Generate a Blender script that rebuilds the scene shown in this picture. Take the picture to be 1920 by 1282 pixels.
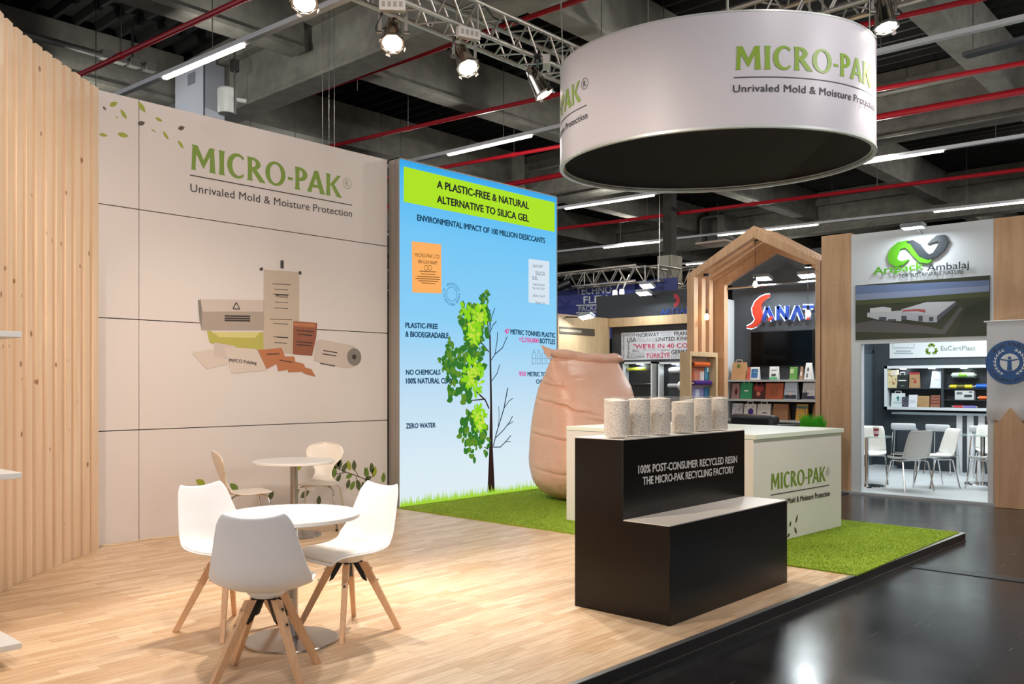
import bpy, math, random
import numpy as np
from mathutils import Vector, Matrix
random.seed(7); RN = np.random.RandomState(11)
S = bpy.context.scene
for o in list(bpy.data.objects): bpy.data.objects.remove(o)
COL = S.collection
PI = math.pi
# ------------------------------------------------------------------ camera
F, HX, HY, H = 1640., 960., 720., 1.45          # focal length and horizon (1920x1282 frame), eye height
_n = math.hypot(1500, F); CX, SX = F/_n, 1500/_n
FWD = Vector((CX, SX, 0)); RIGHT = Vector((SX, -CX, 0)); EYE = Vector((0, 0, H))
cd = bpy.data.cameras.new('camera'); cam = bpy.data.objects.new('camera', cd); COL.objects.link(cam)
cam.location = EYE; cam.rotation_euler = (PI/2, 0, math.atan2(SX, CX)-PI/2)
cd.sensor_width = 36; cd.lens = 36*F/1920; cd.shift_y = (HY-641)/1920; cd.clip_end = 200
S.camera = cam
# ------------------------------------------------------------------ world, exposure
w = bpy.data.worlds.new('world'); S.world = w; w.use_nodes = True
w.node_tree.nodes['Background'].inputs[0].default_value = (.94, .96, 1, 1)
w.node_tree.nodes['Background'].inputs[1].default_value = 2.0
S.view_settings.view_transform = 'Standard'; S.view_settings.look = 'None'
S.view_settings.exposure = 0.0; S.view_settings.gamma = 1.0; S.view_settings.use_curve_mapping = False
S.cycles.max_bounces = 8; S.cycles.sample_clamp_indirect = 4.0; S.cycles.caustics_reflective = False; S.cycles.caustics_refractive = False
# ------------------------------------------------------------------ lights of the hall (the stage lamps carry their own below)
def spot(name, loc, to, power, angle=70, col=(1, .84, .68), size=.08, blend=.6):
    l = bpy.data.lights.new(name, 'SPOT'); l.energy = power; l.spot_size = math.radians(angle); l.spot_blend = blend
    l.color = col; l.shadow_soft_size = size
    o = bpy.data.objects.new(name, l); COL.objects.link(o); o.location = loc
    o.rotation_euler = (Vector(to)-Vector(loc)).to_track_quat('-Z', 'Y').to_euler(); return o
def area(name, loc, to, power, sx, sy, col=(1, 1, 1)):
    l = bpy.data.lights.new(name, 'AREA'); l.energy = power; l.shape = 'RECTANGLE'; l.size = sx; l.size_y = sy; l.color = col
    o = bpy.data.objects.new(name, l); COL.objects.link(o); o.location = loc
    o.rotation_euler = (Vector(to)-Vector(loc)).to_track_quat('-Z', 'Y').to_euler(); return o
WARM = (1, .86, .72); COOL = (.86, .95, 1)
# stage lamps of the booth out of view, plus spots added to brighten parts
spot('stage_or_fill_light', (.6, 1.5, 5.0), (4.6, 8.0, .7), 430, 75, (1, .86, .76), .15)
spot('stage_or_fill_light', (2.6, 1.3, 5.0), (5.6, 8.0, .8), 340, 70, (1, .86, .76), .15)
spot('stage_or_fill_light', (.2, 4.6, 5.0), (7.3, 4.9, .5), 720, 62, WARM, .12)
spot('stage_or_fill_light', (2.2, 3.0, 5.0), (2.0, 6.4, 1.2), 250, 80, WARM, .12)
spot('stage_or_fill_light', (1.4, 5.4, 5.0), (5.2, 6.7, .2), 430, 60, WARM, .12)  # added fill spot, brightens the floor at the back
spot('stage_or_fill_light', (7.9, 1.2, 5.0), (8.9, 3.2, .1), 620, 62, (1, .93, .86), .12)  # added fill spot, brightens the front of the turf
spot('stage_or_fill_light', (5.6, 1.3, 5.0), (5.6, 3.6, .6), 160, 60, WARM, .12)
spot('stage_or_fill_light', (7.42, 1.0, 4.8), (7.2, 3.05, 4.1), 85, 70, (1, .95, .95), .05)  # added spot, placed so its highlight falls on the ring's right side
spot('stage_or_fill_light', (7.75, 6.05, 4.72), (8.0, 4.7, 1.0), 170, 62, (1, .94, .88), .08)
# lit tubes of the trunking lights
for x_, y_ in ((5.66, 10.5), (5.45, 14.2), (6.1, 1.6), (10.92, 10.5), (11.15, 6.0), (11.36, .8), (16.5, 5.8), (16.2, 11.8), (16.9, .5), (22.5, 4.2), (21.95, 10.8), (21.5, 15.), (26.7, 13.), (27.6, 5.), (10.6, 16.5), (15.8, 18.)):
    l = bpy.data.lights.new('hall_tube_light', 'POINT'); l.energy = 95 if x_ > 12 else (130 if x_ > 10 else 58); l.shadow_soft_size = .03; l.color = (1, .97, .90); o = bpy.data.objects.new('hall_tube_light', l); COL.objects.link(o); o.location = (x_, y_, 5.55)
# ------------------------------------------------------------------ pixel -> point on a known plane of the place
def ray(px, py): return FWD+RIGHT*((px-HX)/F)+Vector((0, 0, (HY-py)/F))
def Zp(px, py, z=0.): r = ray(px, py); return EYE+r*((z-H)/r.z)
def Yp(px, py, y): r = ray(px, py); return EYE+r*(y/r.y)
def Xp(px, py, x): r = ray(px, py); return EYE+r*(x/r.x)
def Pl(px, py, p0, n): r = ray(px, py); n = Vector(n); return EYE+r*((Vector(p0)-EYE).dot(n)/r.dot(n))
def YP(y): return lambda px, py: Yp(px, py, y)
def XP(x): return lambda px, py: Xp(px, py, x)
# ------------------------------------------------------------------ materials
def lin(c): return tuple(((v/255)/12.92 if v/255 <= .04045 else ((v/255+.055)/1.055)**2.4) for v in c)
MATS = {}
def M(name, rgb=(200, 200, 200), rough=.5, metal=0., emit=0., spec=.5, trans=0., coat=0., alpha=1.):
    if name in MATS: return MATS[name]
    m = bpy.data.materials.new(name); m.use_nodes = True; b = m.node_tree.nodes['Principled BSDF']; I = b.inputs
    c = lin(rgb)+(1,)
    I['Base Color'].default_value = c; I['Roughness'].default_value = rough; I['Metallic'].default_value = metal
    I['Specular IOR Level'].default_value = spec; I['Transmission Weight'].default_value = trans; I['Coat Weight'].default_value = coat; I['Coat Roughness'].default_value = .08
    if emit: I['Emission Color'].default_value = c; I['Emission Strength'].default_value = emit
    MATS[name] = m; return m
def nodes(m): return m.node_tree.nodes, m.node_tree.links, m.node_tree.nodes['Principled BSDF']
def add(N, t, **k):
    n = N.new(t)
    for a, v in k.items():
        if a.startswith('i_'): n.inputs[a[2:].replace('_', ' ')].default_value = v
        else: setattr(n, a, v)
    return n
def ramp(N, stops):
    r = N.new('ShaderNodeValToRGB'); e = r.color_ramp.elements
    while len(e) < len(stops): e.new(.5)
    for k, (p, c) in enumerate(stops): e[k].position = p; e[k].color = lin(c)+(1,)
    return r
def coords(N, L, scale, kind='Object', rot=(0, 0, 0)):
    t = N.new('ShaderNodeTexCoord'); m = N.new('ShaderNodeMapping'); L.new(t.outputs[kind], m.inputs[0]); m.inputs['Scale'].default_value = scale; m.inputs['Rotation'].default_value = rot
    return m
def bump(N, L, b, h, s, d=.01):
    u = add(N, 'ShaderNodeBump'); u.inputs['Strength'].default_value = s; u.inputs['Distance'].default_value = d; L.new(h, u.inputs['Height']); L.new(u.outputs[0], b.inputs['Normal'])
def wood(name, base, dark, scale=(9, 9, .8), rough=.55, knots=0., rand=True):
    if name in MATS: return MATS[name]
    m = M(name, base, rough); N, L, b = nodes(m); mp = coords(N, L, scale)
    src = mp.outputs[0]
    if rand:
        oi = N.new('ShaderNodeObjectInfo'); mu = add(N, 'ShaderNodeVectorMath', operation='SCALE'); mu.inputs[0].default_value = (37, 23, 51); L.new(oi.outputs['Random'], mu.inputs['Scale'])
        ad = add(N, 'ShaderNodeVectorMath', operation='ADD'); L.new(src, ad.inputs[0]); L.new(mu.outputs[0], ad.inputs[1]); src = ad.outputs[0]
    n1 = add(N, 'ShaderNodeTexNoise', i_Scale=2.2, i_Detail=5., i_Roughness=.6, i_Distortion=.6); L.new(src, n1.inputs[0])
    r = ramp(N, [(.25, dark), (.6, base), (.8, tuple(min(255, v+8) for v in base))]); L.new(n1.outputs[0], r.inputs[0]); out = r.outputs[0]
    if knots:
        v = add(N, 'ShaderNodeTexVoronoi', i_Scale=5.2); mk_ = coords(N, L, (1, 1, .8)); L.new(mk_.outputs[0], v.inputs[0])
        kr = ramp(N, [(0, (120, 78, 48)), (knots, (150, 100, 62)), (knots*1.7, (255, 255, 255))]); L.new(v.outputs['Distance'], kr.inputs[0])
        mx = add(N, 'ShaderNodeMix', data_type='RGBA', blend_type='MULTIPLY'); mx.inputs[0].default_value = .8; L.new(out, mx.inputs[6]); L.new(kr.outputs[0], mx.inputs[7]); out = mx.outputs[2]
    L.new(out, b.inputs['Base Color']); bump(N, L, b, n1.outputs[0], .08)
    return m
def noisy(name, c0, c1, scale=6., rough=.7, bmp=.1, detail=6., rr=None, coat=0., lo=.35, hi=.65):
    if name in MATS: return MATS[name]
    m = M(name, c0, rough, coat=coat); N, L, b = nodes(m); mp = coords(N, L, (1, 1, 1))
    n1 = add(N, 'ShaderNodeTexNoise', i_Scale=scale, i_Detail=detail, i_Roughness=.65); L.new(mp.outputs[0], n1.inputs[0])
    r = ramp(N, [(lo, c0), (hi, c1)]); L.new(n1.outputs[0], r.inputs[0]); L.new(r.outputs[0], b.inputs['Base Color'])
    if rr:
        q = add(N, 'ShaderNodeMapRange'); q.inputs['To Min'].default_value = rr[0]; q.inputs['To Max'].default_value = rr[1]; L.new(n1.outputs[0], q.inputs[0]); L.new(q.outputs[0], b.inputs['Roughness'])
    if bmp: bump(N, L, b, n1.outputs[0], bmp)
    return m
def floor_wood():
    m = M('laminate_floor', (214, 178, 138), .38); N, L, b = nodes(m); mp = coords(N, L, (1, 1, 1))
    br = N.new('ShaderNodeTexBrick'); br.offset = .37; br.offset_frequency = 2; br.squash = 1
    for k, v in (('Scale', 1.), ('Mortar Size', .0012), ('Mortar Smooth', .2), ('Bias', 0.), ('Brick Width', .47), ('Row Height', .066)): br.inputs[k].default_value = v
    br.inputs['Color1'].default_value = lin((240, 215, 184))+(1,); br.inputs['Color2'].default_value = lin((216, 182, 144))+(1,); br.inputs['Mortar'].default_value = lin((196, 160, 122))+(1,)
    L.new(mp.outputs[0], br.inputs[0])
    mp2 = coords(N, L, (2.2, 30, 1)); n1 = add(N, 'ShaderNodeTexNoise', i_Scale=2., i_Detail=5., i_Distortion=.4); L.new(mp2.outputs[0], n1.inputs[0])
    r = ramp(N, [(.3, (205, 195, 185)), (.7, (255, 255, 255))]); L.new(n1.outputs[0], r.inputs[0])
    mx = add(N, 'ShaderNodeMix', data_type='RGBA', blend_type='MULTIPLY'); mx.inputs[0].default_value = .8; L.new(br.outputs[0], mx.inputs[6]); L.new(r.outputs[0], mx.inputs[7]); L.new(mx.outputs[2], b.inputs['Base Color'])
    return m
def glass(name, tint=(235, 245, 245), a=.18, rough=.02):
    if name in MATS: return MATS[name]
    m = bpy.data.materials.new(name); m.use_nodes = True; N = m.node_tree.nodes; L = m.node_tree.links
    b = N['Principled BSDF']; b.inputs['Base Color'].default_value = lin(tint)+(1,); b.inputs['Roughness'].default_value = rough; b.inputs['Alpha'].default_value = a
    MATS[name] = m; return m
WHITE = M('white_laminate', (232, 232, 230), .35); BLACK = M('black_plastic', (18, 18, 19), .4)
CHROME = M('chrome', (215, 215, 215), .12, 1.); ALU = M('aluminium', (190, 190, 188), .35, 1.); STEEL = M('brushed_steel', (170, 168, 164), .3, 1.)
# ------------------------------------------------------------------ mesh builder
def frame(u, n):
    u = Vector(u).normalized(); n = Vector(n).normalized(); v = n.cross(u).normalized(); return u, v, n
class MB:
    def __init__(s): s.v = []; s.f = []; s.mi = []; s.k = 0
    def addv(s, vs, fs):
        b = len(s.v); s.v += [tuple(p) for p in vs]; s.f += [tuple(i+b for i in f) for f in fs]; s.mi += [s.k]*len(fs); return s
    def box(s, x0, x1, y0, y1, z0, z1, rz=0, c=None):
        P = [Vector((x, y, z)) for z in (z0, z1) for y in (y0, y1) for x in (x0, x1)]
        if rz:
            c = Vector(c) if c is not None else Vector(((x0+x1)/2, (y0+y1)/2, 0)); R = Matrix.Rotation(rz, 3, 'Z'); P = [R@(p-c)+c for p in P]
        return s.addv(P, [(0, 2, 3, 1), (4, 5, 7, 6), (0, 1, 5, 4), (2, 6, 7, 3), (0, 4, 6, 2), (1, 3, 7, 5)])
    def hexa(s, a, b):   # two quads (lower, upper), same winding (ccw seen from above)
        return s.addv(list(a)+list(b), [(3, 2, 1, 0), (4, 5, 6, 7), (0, 1, 5, 4), (1, 2, 6, 5), (2, 3, 7, 6), (3, 0, 4, 7)])
    def bar(s, p, q, w, t, up=(0, 0, 1)):   # rectangular bar from p to q
        p = Vector(p); q = Vector(q); d = (q-p).normalized(); up = Vector(up)
        a = d.cross(up)
        if a.length < 1e-4: a = d.cross(Vector((1, 0, 0)))
        a.normalize(); c = a.cross(d).normalized()
        A = [p+a*w/2*i+c*t/2*j for i, j in ((-1, -1), (1, -1), (1, 1), (-1, 1))]; B = [x+(q-p) for x in A]
        return s.addv(A+B, [(0, 1, 2, 3), (7, 6, 5, 4), (4, 5, 1, 0), (5, 6, 2, 1), (6, 7, 3, 2), (7, 4, 0, 3)])
    def cyl(s, p, q, r, r2=None, n=16, caps=True):
        p = Vector(p); q = Vector(q); r2 = r if r2 is None else r2; d = (q-p).normalized(); a = d.orthogonal().normalized(); c = d.cross(a)
        A = [p+(a*math.cos(2*PI*i/n)+c*math.sin(2*PI*i/n))*r for i in range(n)]; B = [q+(a*math.cos(2*PI*i/n)+c*math.sin(2*PI*i/n))*r2 for i in range(n)]
        fs = [(i, (i+1) % n, n+(i+1) % n, n+i) for i in range(n)]
        if caps: fs += [tuple(range(n))[::-1], tuple(range(n, 2*n))]
        return s.addv(A+B, fs)
    def tube(s, pts, r, n=8, closed=False):
        pts = [Vector(p) for p in pts]; m = len(pts); rows = []; a = None
        for i, p in enumerate(pts):
            if closed: d = pts[(i+1) % m]-pts[i-1]
            else: d = pts[min(i+1, m-1)]-pts[max(i-1, 0)]
            d.normalize()
            a = d.orthogonal().normalized() if a is None else (a-d*a.dot(d)).normalized()
            c = d.cross(a); rr = r[i] if isinstance(r, (list, tuple)) else r
            rows.append([p+(a*math.cos(2*PI*k/n)+c*math.sin(2*PI*k/n))*rr for k in range(n)])
        fs = []
        for i in range(m if closed else m-1):
            j = (i+1) % m
            fs += [(i*n+k, i*n+(k+1) % n, j*n+(k+1) % n, j*n+k) for k in range(n)]
        if not closed: fs += [tuple(range(n))[::-1], tuple(range((m-1)*n, m*n))]
        return s.addv([p for r_ in rows for p in r_], fs)
    def lathe(s, prof, c=(0, 0, 0), n=32, caps=True):
        c = Vector(c); m = len(prof); vs = [c+Vector((r*math.cos(2*PI*k/n), r*math.sin(2*PI*k/n), z)) for r, z in prof for k in range(n)]
        fs = [(i*n+k, i*n+(k+1) % n, (i+1)*n+(k+1) % n, (i+1)*n+k) for i in range(m-1) for k in range(n)]
        if caps: fs += [tuple(range(n))[::-1], tuple(range((m-1)*n, m*n))]
        return s.addv(vs, fs)
    def prism(s, pts, d):   # planar polygon (3D points) extruded by vector d
        pts = [Vector(p) for p in pts]; d = Vector(d); m = len(pts)
        return s.addv(pts+[p+d for p in pts], [tuple(range(m))[::-1], tuple(range(m, 2*m))]+[(i, (i+1) % m, m+(i+1) % m, m+i) for i in range(m)])
    def poly(s, pts): return s.addv(pts, [tuple(range(len(pts)))])
    def grid(s, rows, closed=False):
        n = len(rows[0]); m = len(rows)
        fs = [(i*n+k, i*n+(k+1) % n, (i+1)*n+(k+1) % n, (i+1)*n+k) for i in range(m-1) for k in range(n if closed else n-1)]
        return s.addv([p for r in rows for p in r], fs)
    def stroke(s, pts, wid, nrm):   # flat ribbon in a plane with normal nrm
        pts = [Vector(p) for p in pts]; nrm = Vector(nrm); L_ = []; R_ = []
        for i, p in enumerate(pts):
            d = (pts[min(i+1, len(pts)-1)]-pts[max(i-1, 0)]).normalized(); a = nrm.cross(d).normalized()
            ww = (wid[i] if isinstance(wid, (list, tuple)) else wid)/2; L_.append(p+a*ww); R_.append(p-a*ww)
        n = len(pts); return s.addv(L_+R_, [(i, n+i, n+i+1, i+1) for i in range(n-1)])
    def ring(s, c, u, v, r0, r1, n=40, a0=0., a1=2*PI, e=1.):
        c = Vector(c); u = Vector(u); v = Vector(v); A = []
        for k in range(n+1):
            t = a0+(a1-a0)*k/n; A += [c+u*r0*math.cos(t)+v*r0*e*math.sin(t), c+u*r1*math.cos(t)+v*r1*e*math.sin(t)]
        return s.addv(A, [(2*k, 2*k+1, 2*k+3, 2*k+2) for k in range(n)])
    def disc(s, c, u, v, r, n=32, e=1.):
        c = Vector(c); u = Vector(u); v = Vector(v); return s.poly([c+u*r*math.cos(2*PI*k/n)+v*r*e*math.sin(2*PI*k/n) for k in range(n)])
    def text(s, st, fn, bold=0., sp=1.):   # fn(x 0..1 of width, y in cap heights) -> point
        vs, fs, wd, cap = glyphs(st, bold, sp); P_ = [fn(x/wd, y/cap) for x, y in vs]
        if bold > 0:
            nn = (fn(1, 0)-fn(0, 0)).cross(fn(0, 1)-fn(0, 0)).normalized(); n0 = len(P_)//5; P_ = [p+nn*(.0004*(i//n0)) for i, p in enumerate(P_)]
        return s.addv(P_, fs)
    def ptext(s, st, A, B, T, plane, bold=0., off=None, sp=1., vdir=None):
        """text on a plane: A left baseline pixel, B right baseline pixel, T pixel above A at cap height"""
        a = plane(*A); b = plane(*B); t = plane(*T); V = Vector((0, 0, (t-a).length)) if vdir is None else (t-a); U = b-a
        o = Vector(off) if off is not None else Vector()
        return s.text(st, lambda x, y: a+U*x+V*y+o, bold, sp)
    def build(s, name, mat, parent=None, world=True, bevel=0., smooth=30, seg=2):
        me = bpy.data.meshes.new(name); vs = s.v
        if parent is not None and world:
            r = parent
            while r.parent: r = r.parent
            Mi = (Matrix.Translation(r.location)@r.rotation_euler.to_matrix().to_4x4()).inverted(); vs = [Mi@Vector(p) for p in vs]
        me.from_pydata([tuple(p) for p in vs], [], s.f)
        for m in (mat if isinstance(mat, (list, tuple)) else [mat]): me.materials.append(m)
        if any(s.mi): me.polygons.foreach_set('material_index', s.mi)
        if smooth:
            me.polygons.foreach_set('use_smooth', [True]*len(me.polygons)); me.set_sharp_from_angle(angle=math.radians(smooth))
        me.update()
        o = bpy.data.objects.new(name, me); COL.objects.link(o)
        if parent is not None: o.parent = parent
        if bevel:
            b = o.modifiers.new('bevel', 'BEVEL'); b.width = bevel; b.segments = seg; b.limit_method = 'ANGLE'; b.angle_limit = math.radians(40)
        return o
_gc = {}
def glyphs(st, bold=0., sp=1.):
    k = (st, bold, sp)
    if k in _gc: return _gc[k]
    def mk(t):
        c = bpy.data.curves.new('t', 'FONT'); c.body = t; c.space_character = sp; c.resolution_u = 3; c.fill_mode = 'FRONT'
        o = bpy.data.objects.new('t', c); COL.objects.link(o); dg = bpy.context.evaluated_depsgraph_get(); dg.update()
        me = bpy.data.meshes.new_from_object(o.evaluated_get(dg)); vs = [(v.co.x, v.co.y) for v in me.vertices]; fs = [tuple(p.vertices) for p in me.polygons]
        bpy.data.objects.remove(o); bpy.data.curves.remove(c); bpy.data.meshes.remove(me); return vs, fs
    vs, fs = mk(st)
    if bold > 0:
        b0 = list(vs); f0 = list(fs)
        for dx, dy in ((bold*.5, 0), (bold, 0), (bold*.5, bold*.35), (bold*.5, -bold*.35)):
            n = len(vs); vs = vs+[(x+dx, y+dy) for x, y in b0]; fs = fs+[tuple(i+n for i in f) for f in f0]
    if '_cap' not in _gc: _gc['_cap'] = max(y for x, y in mk('H')[0])
    x0 = min(x for x, y in vs); x1 = max(x for x, y in vs); vs = [(x-x0, y) for x, y in vs]
    _gc[k] = (vs, fs, x1-x0, _gc['_cap']); return _gc[k]
# flared wordmark letters (cap height 1)
def ell(cx, cy, rx, ry, a0, a1, n=20): return [(cx+rx*math.cos(math.radians(a0+(a1-a0)*k/n)), cy+ry*math.sin(math.radians(a0+(a1-a0)*k/n))) for k in range(n+1)]
def stem(x, w_): return [(x-.03, 0), (x+w_+.03, 0), (x+w_, .12), (x+w_-.01, .5), (x+w_, .88), (x+w_+.03, 1), (x-.03, 1), (x, .88), (x+.01, .5), (x, .12)]
def strip_(A, B): return [('q', A, B)]
G = {
 'M': (1.2, [('p', [(.0, 0), (.23, 0), (.20, .08), (.24, .66), (.55, .12), (.58, .12), (.86, .66), (.85, .08), (.82, 0), (1.13, 0), (1.10, .08), (1.05, .92), (1.08, 1), (.84, 1), (.57, .46), (.30, 1), (.03, 1), (.07, .92), (.03, .08)])]),
 'I': (.44, [('p', stem(.09, .23))]),
 'C': (.95, [('s', ell(.50, .5, .48, .52, 48, 312, 28), ell(.56, .5, .30, .405, 42, 318, 28))]),
 'R': (.93, [('p', stem(.06, .22)), ('s', ell(.26, .73, .44, .27, 90, -90), ell(.26, .74, .20, .155, 90, -90)), ('p', [(.26, .46), (.48, .52), (.96, .0), (.66, 0)])]),
 'O': (1.12, [('s', ell(.53, .5, .52, .52, 0, 360, 36), ell(.53, .5, .29, .415, 0, 360, 36))]),
 '-': (.40, [('p', [(.06, .36), (.33, .36), (.33, .48), (.06, .48)])]),
 'P': (.70, [('p', stem(.06, .22)), ('s', ell(.26, .70, .46, .30, 90, -90), ell(.26, .71, .21, .175, 90, -90))]),
 'A': (1.02, [('p', [(0, 0), (.25, 0), (.24, .06), (.50, .74), (.42, 1)]), ('p', [(.40, 1), (.62, 1), (.98, .06), (1.02, 0), (.70, 0), (.71, .06), (.45, .8)]), ('p', [(.26, .24), (.72, .24), (.68, .37), (.30, .37)])]),
 'K': (.95, [('p', stem(.06, .22)), ('p', [(.26, .50), (.70, 1), (.90, 1), (.44, .46)]), ('p', [(.30, .56), (.48, .60), (.98, 0), (.68, 0)])]),
}
def wordmark(mb, st, fn, n=1):
    tot = sum(G[c][0] for c in st)-.08; x = 0; f0_ = fn; step = [0]
    nn = (f0_(1, 0)-f0_(0, 0)).cross(Vector((0, 0, 1))).normalized()
    def fn(a, b): return f0_(a, b)+nn*(.0004*step[0])
    for c in st:
        for g in G[c][1]:
            step[0] = (step[0]+1) % 4
            if g[0] == 'p': mb.poly([fn((x+a)/tot, b) for a, b in g[1]])
            else: mb.grid([[fn((x+a)/tot, b) for a, b in g[1]], [fn((x+a)/tot, b) for a, b in g[2]]])
        x += G[c][0]
# ------------------------------------------------------------------ object helpers
def tag(o, label, cat, group=None, kind=None):
    o['label'] = label; o['category'] = cat
    if group: o['group'] = group
    if kind: o['kind'] = kind
    return o
def thing(name, label, cat, loc=(0, 0, 0), rz=0., group=None):
    o = bpy.data.objects.new(name, None); COL.objects.link(o); o.empty_display_size = .1
    o.location = loc; o.rotation_euler = (0, 0, rz); return tag(o, label, cat, group)
def struct(o, label, cat): return tag(o, label, cat, kind='structure')
def dup(root, loc, rz, label, group=None):
    r = root.copy(); COL.objects.link(r); r.location = loc; r.rotation_euler = (0, 0, rz); r['label'] = label
    if group: r['group'] = group
    for ch in list(root.children):
        c = ch.copy(); COL.objects.link(c); c.parent = r
        for g in list(ch.children):
            d = g.copy(); COL.objects.link(d); d.parent = c
    return r
# ================================================================== SETTING: floors, hall shell
conc = noisy('beam_concrete', (140, 138, 128), (116, 114, 106), 3., .85, .15)
deckm = M('dark_steel_deck', (11, 11, 12), .7)
aisle = noisy('polished_asphalt', (24, 24, 25), (38, 38, 40), 1.4, .2, .02, 8., (.10, .30))
def aisle_scratches():
    N, L, b = nodes(aisle); mp = coords(N, L, (1.2, 26, 1), rot=(0, 0, .5)); n1 = add(N, 'ShaderNodeTexNoise', i_Scale=3., i_Detail=8.); L.new(mp.outputs[0], n1.inputs[0])
    bump(N, L, b, n1.outputs[0], .03, .003)
    old = b.inputs['Base Color'].links[0].from_socket; out = old
    for k, (rz, sc) in enumerate(((.9, (1.5, 60, 1)), (-.5, (1.2, 50, 1)), (1.9, (1, 70, 1)))):
        m2 = coords(N, L, sc, rot=(0, 0, rz)); n2 = add(N, 'ShaderNodeTexNoise', i_Scale=1.6+.3*k, i_Detail=2.); L.new(m2.outputs[0], n2.inputs[0])
        r2 = ramp(N, [(.73, (0, 0, 0)), (.76, (120, 120, 120))]); L.new(n2.outputs[0], r2.inputs[0]); mx = add(N, 'ShaderNodeMix', data_type='RGBA', blend_type='ADD'); mx.inputs[0].default_value = .7; L.new(out, mx.inputs[6]); L.new(r2.outputs[0], mx.inputs[7]); out = mx.outputs[2]
    L.new(out, b.inputs['Base Color'])
aisle_scratches()
struct(MB().box(-12, 40, -12, 34, -.2, -.07).build('floor', aisle), 'glossy black hall floor running along the aisle in front of the booth', 'floor')
PLF = lambda x: 2.64-.0225*(x-3.3)            # front edge of the raised booth floor
plat = [(-1.5, PLF(-1.5)), (9.24, PLF(9.24)), (9.24, 8.3), (-1.5, 8.3)]
struct(MB().prism([(x, y, -.07) for x, y in plat], (0, 0, .07)).build('floor_booth', floor_wood()), 'pale oak strip laminate floor of the raised booth platform', 'floor')
m = MB(); A = Vector((-1.5, PLF(-1.5), 0)); B = Vector((9.24, PLF(9.24), 0)); nx = Vector((-.0225, -1, 0))
m.prism([A+nx*.002+Vector((0, 0, -.069)), B+nx*.002+Vector((0, 0, -.069)), B+nx*.002+Vector((0, 0, .001)), A+nx*.002+Vector((0, 0, .001))], nx*.018)
m.box(9.242, 9.26, PLF(9.24)-.018, 8.3, -.069, .001)
t1 = struct(m.build('trim_1', M('black_edge_board', (38, 34, 32), .35)), 'black skirting board closing the edge of the booth platform', 'floor edging')
m = MB(); m.prism([A+nx*.022+Vector((0, 0, .001)), B+nx*.022+Vector((0, 0, .001)), B-nx*.012+Vector((0, 0, .001)), A-nx*.012+Vector((0, 0, .001))], (0, 0, .004))
m.box(9.215, 9.264, PLF(9.24)-.02, 8.3, .001, .005)
m.build('edge_strip', ALU, t1)
m = MB(); m.prism([A+nx*.021+Vector((0, 0, -.069)), B+nx*.021+Vector((0, 0, -.069)), B+nx*.021+Vector((0, 0, -.062)), A+nx*.021+Vector((0, 0, -.062))], nx*.012); m.build('lower_strip', M('dull_metal', (110, 108, 104), .4, .8), t1)
c1 = MB().box(7.585, 7.755, -8, 2.46, -.07, -.066)
tr = struct(c1.build('trim_2', M('cable_cover', (58, 62, 64), .28, .6)), 'flat metal cable channel cover let into the black aisle floor', 'floor cover')
m = MB().box(7.575, 7.587, -8, 2.46, -.07, -.0655); m.box(7.585, 7.755, 1.995, 2.0, -.07, -.0655); m.build('joint', BLACK, tr)
# ceiling deck
m = MB(); x = -8.; z0, z1 = 7.2, 7.32; pr = []
while x < 40:
    pr += [(x, z0), (x+.06, z0), (x+.10, z1), (x+.30, z1)]; x += .34
rows = [[(a, y, b) for a, b in pr] for y in (-12, 34)]
struct(m.grid(rows).build('ceiling', deckm, smooth=0), 'dark corrugated steel deck high above the exhibition hall', 'ceiling')
# girders along y with top flange, cross beams along x
for gx, lb in ((-1.4, 'concrete girder out beside the viewer over the slatted wall'), (7.6, 'wide grey concrete girder above the printed booth wall and truss'), (16.6, 'brownish concrete girder seen right of the hanging ring sign'), (25.6, 'dim concrete girder farther back above the timber gable booth')):
    m = MB().box(gx, gx+.36, -12, 34, 6.02, 6.78); m.box(gx-.05, gx+.41, -12, 34, 5.98, 6.05)
    m.box(gx-.16, gx+.52, -12, 34, 6.78, 6.98); m.box(gx-.05, gx+.41, -12, 34, 6.98, 7.2)
    struct(m.build('ceiling_beam', conc, bevel=.012), lb, 'beam')
for k, by in enumerate((3.65, 7.3, 10.95, 14.6, 18.25, 21.9, 25.55)):
    m = MB()
    for xa, xb in ((-8, -1.56), (-.88, 7.44), (8.12, 16.44), (17.12, 25.44), (26.12, 38)):
        m.box(xa, xb, by, by+.30, 6.40, 7.2); m.box(xa, xb, by-.03, by+.33, 6.34, 6.42)
    struct(m.build('ceiling_beam', conc, bevel=.01), ['concrete cross beam running past the right of the ring sign', 'concrete cross beam just left of the hanging ring sign', 'broad concrete cross beam left of the row of truss spotlights', 'concrete cross beam showing just over the top of the printed wall', 'concrete cross beam behind the ones over the printed wall', 'distant concrete cross beam above the blue banner booth', 'farthest concrete cross beam at the end of the hall'][k], 'beam')
dark = M('hall_dark_wall', (46, 42, 38), .8)
struct(MB().box(38, 38.2, -12, 34, -.07, 7.3).build('wall_far', dark), 'dark end wall of the exhibition hall beyond the far booths', 'wall')
struct(MB().box(-9, 38, -7.2, -7, -.07, 3.2).build('wall_right_added', dark), 'unseen dark wall added behind the viewer to keep plinth reflections dark', 'wall')  # added out of view so the glossy plinth mirrors something dark
struct(MB().box(-9.2, -9, -7, 20, -.07, 3.2).build('wall_behind_added', dark), 'unseen dark wall added far to the left of the viewer to keep reflections dark', 'wall')  # second added wall out of view, blocks the low world light
struct(MB().box(-12, 38, 33.8, 34, -.07, 7.3).build('wall_left_far', dark), 'dark side wall of the hall behind the printed booth wall', 'wall')
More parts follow.
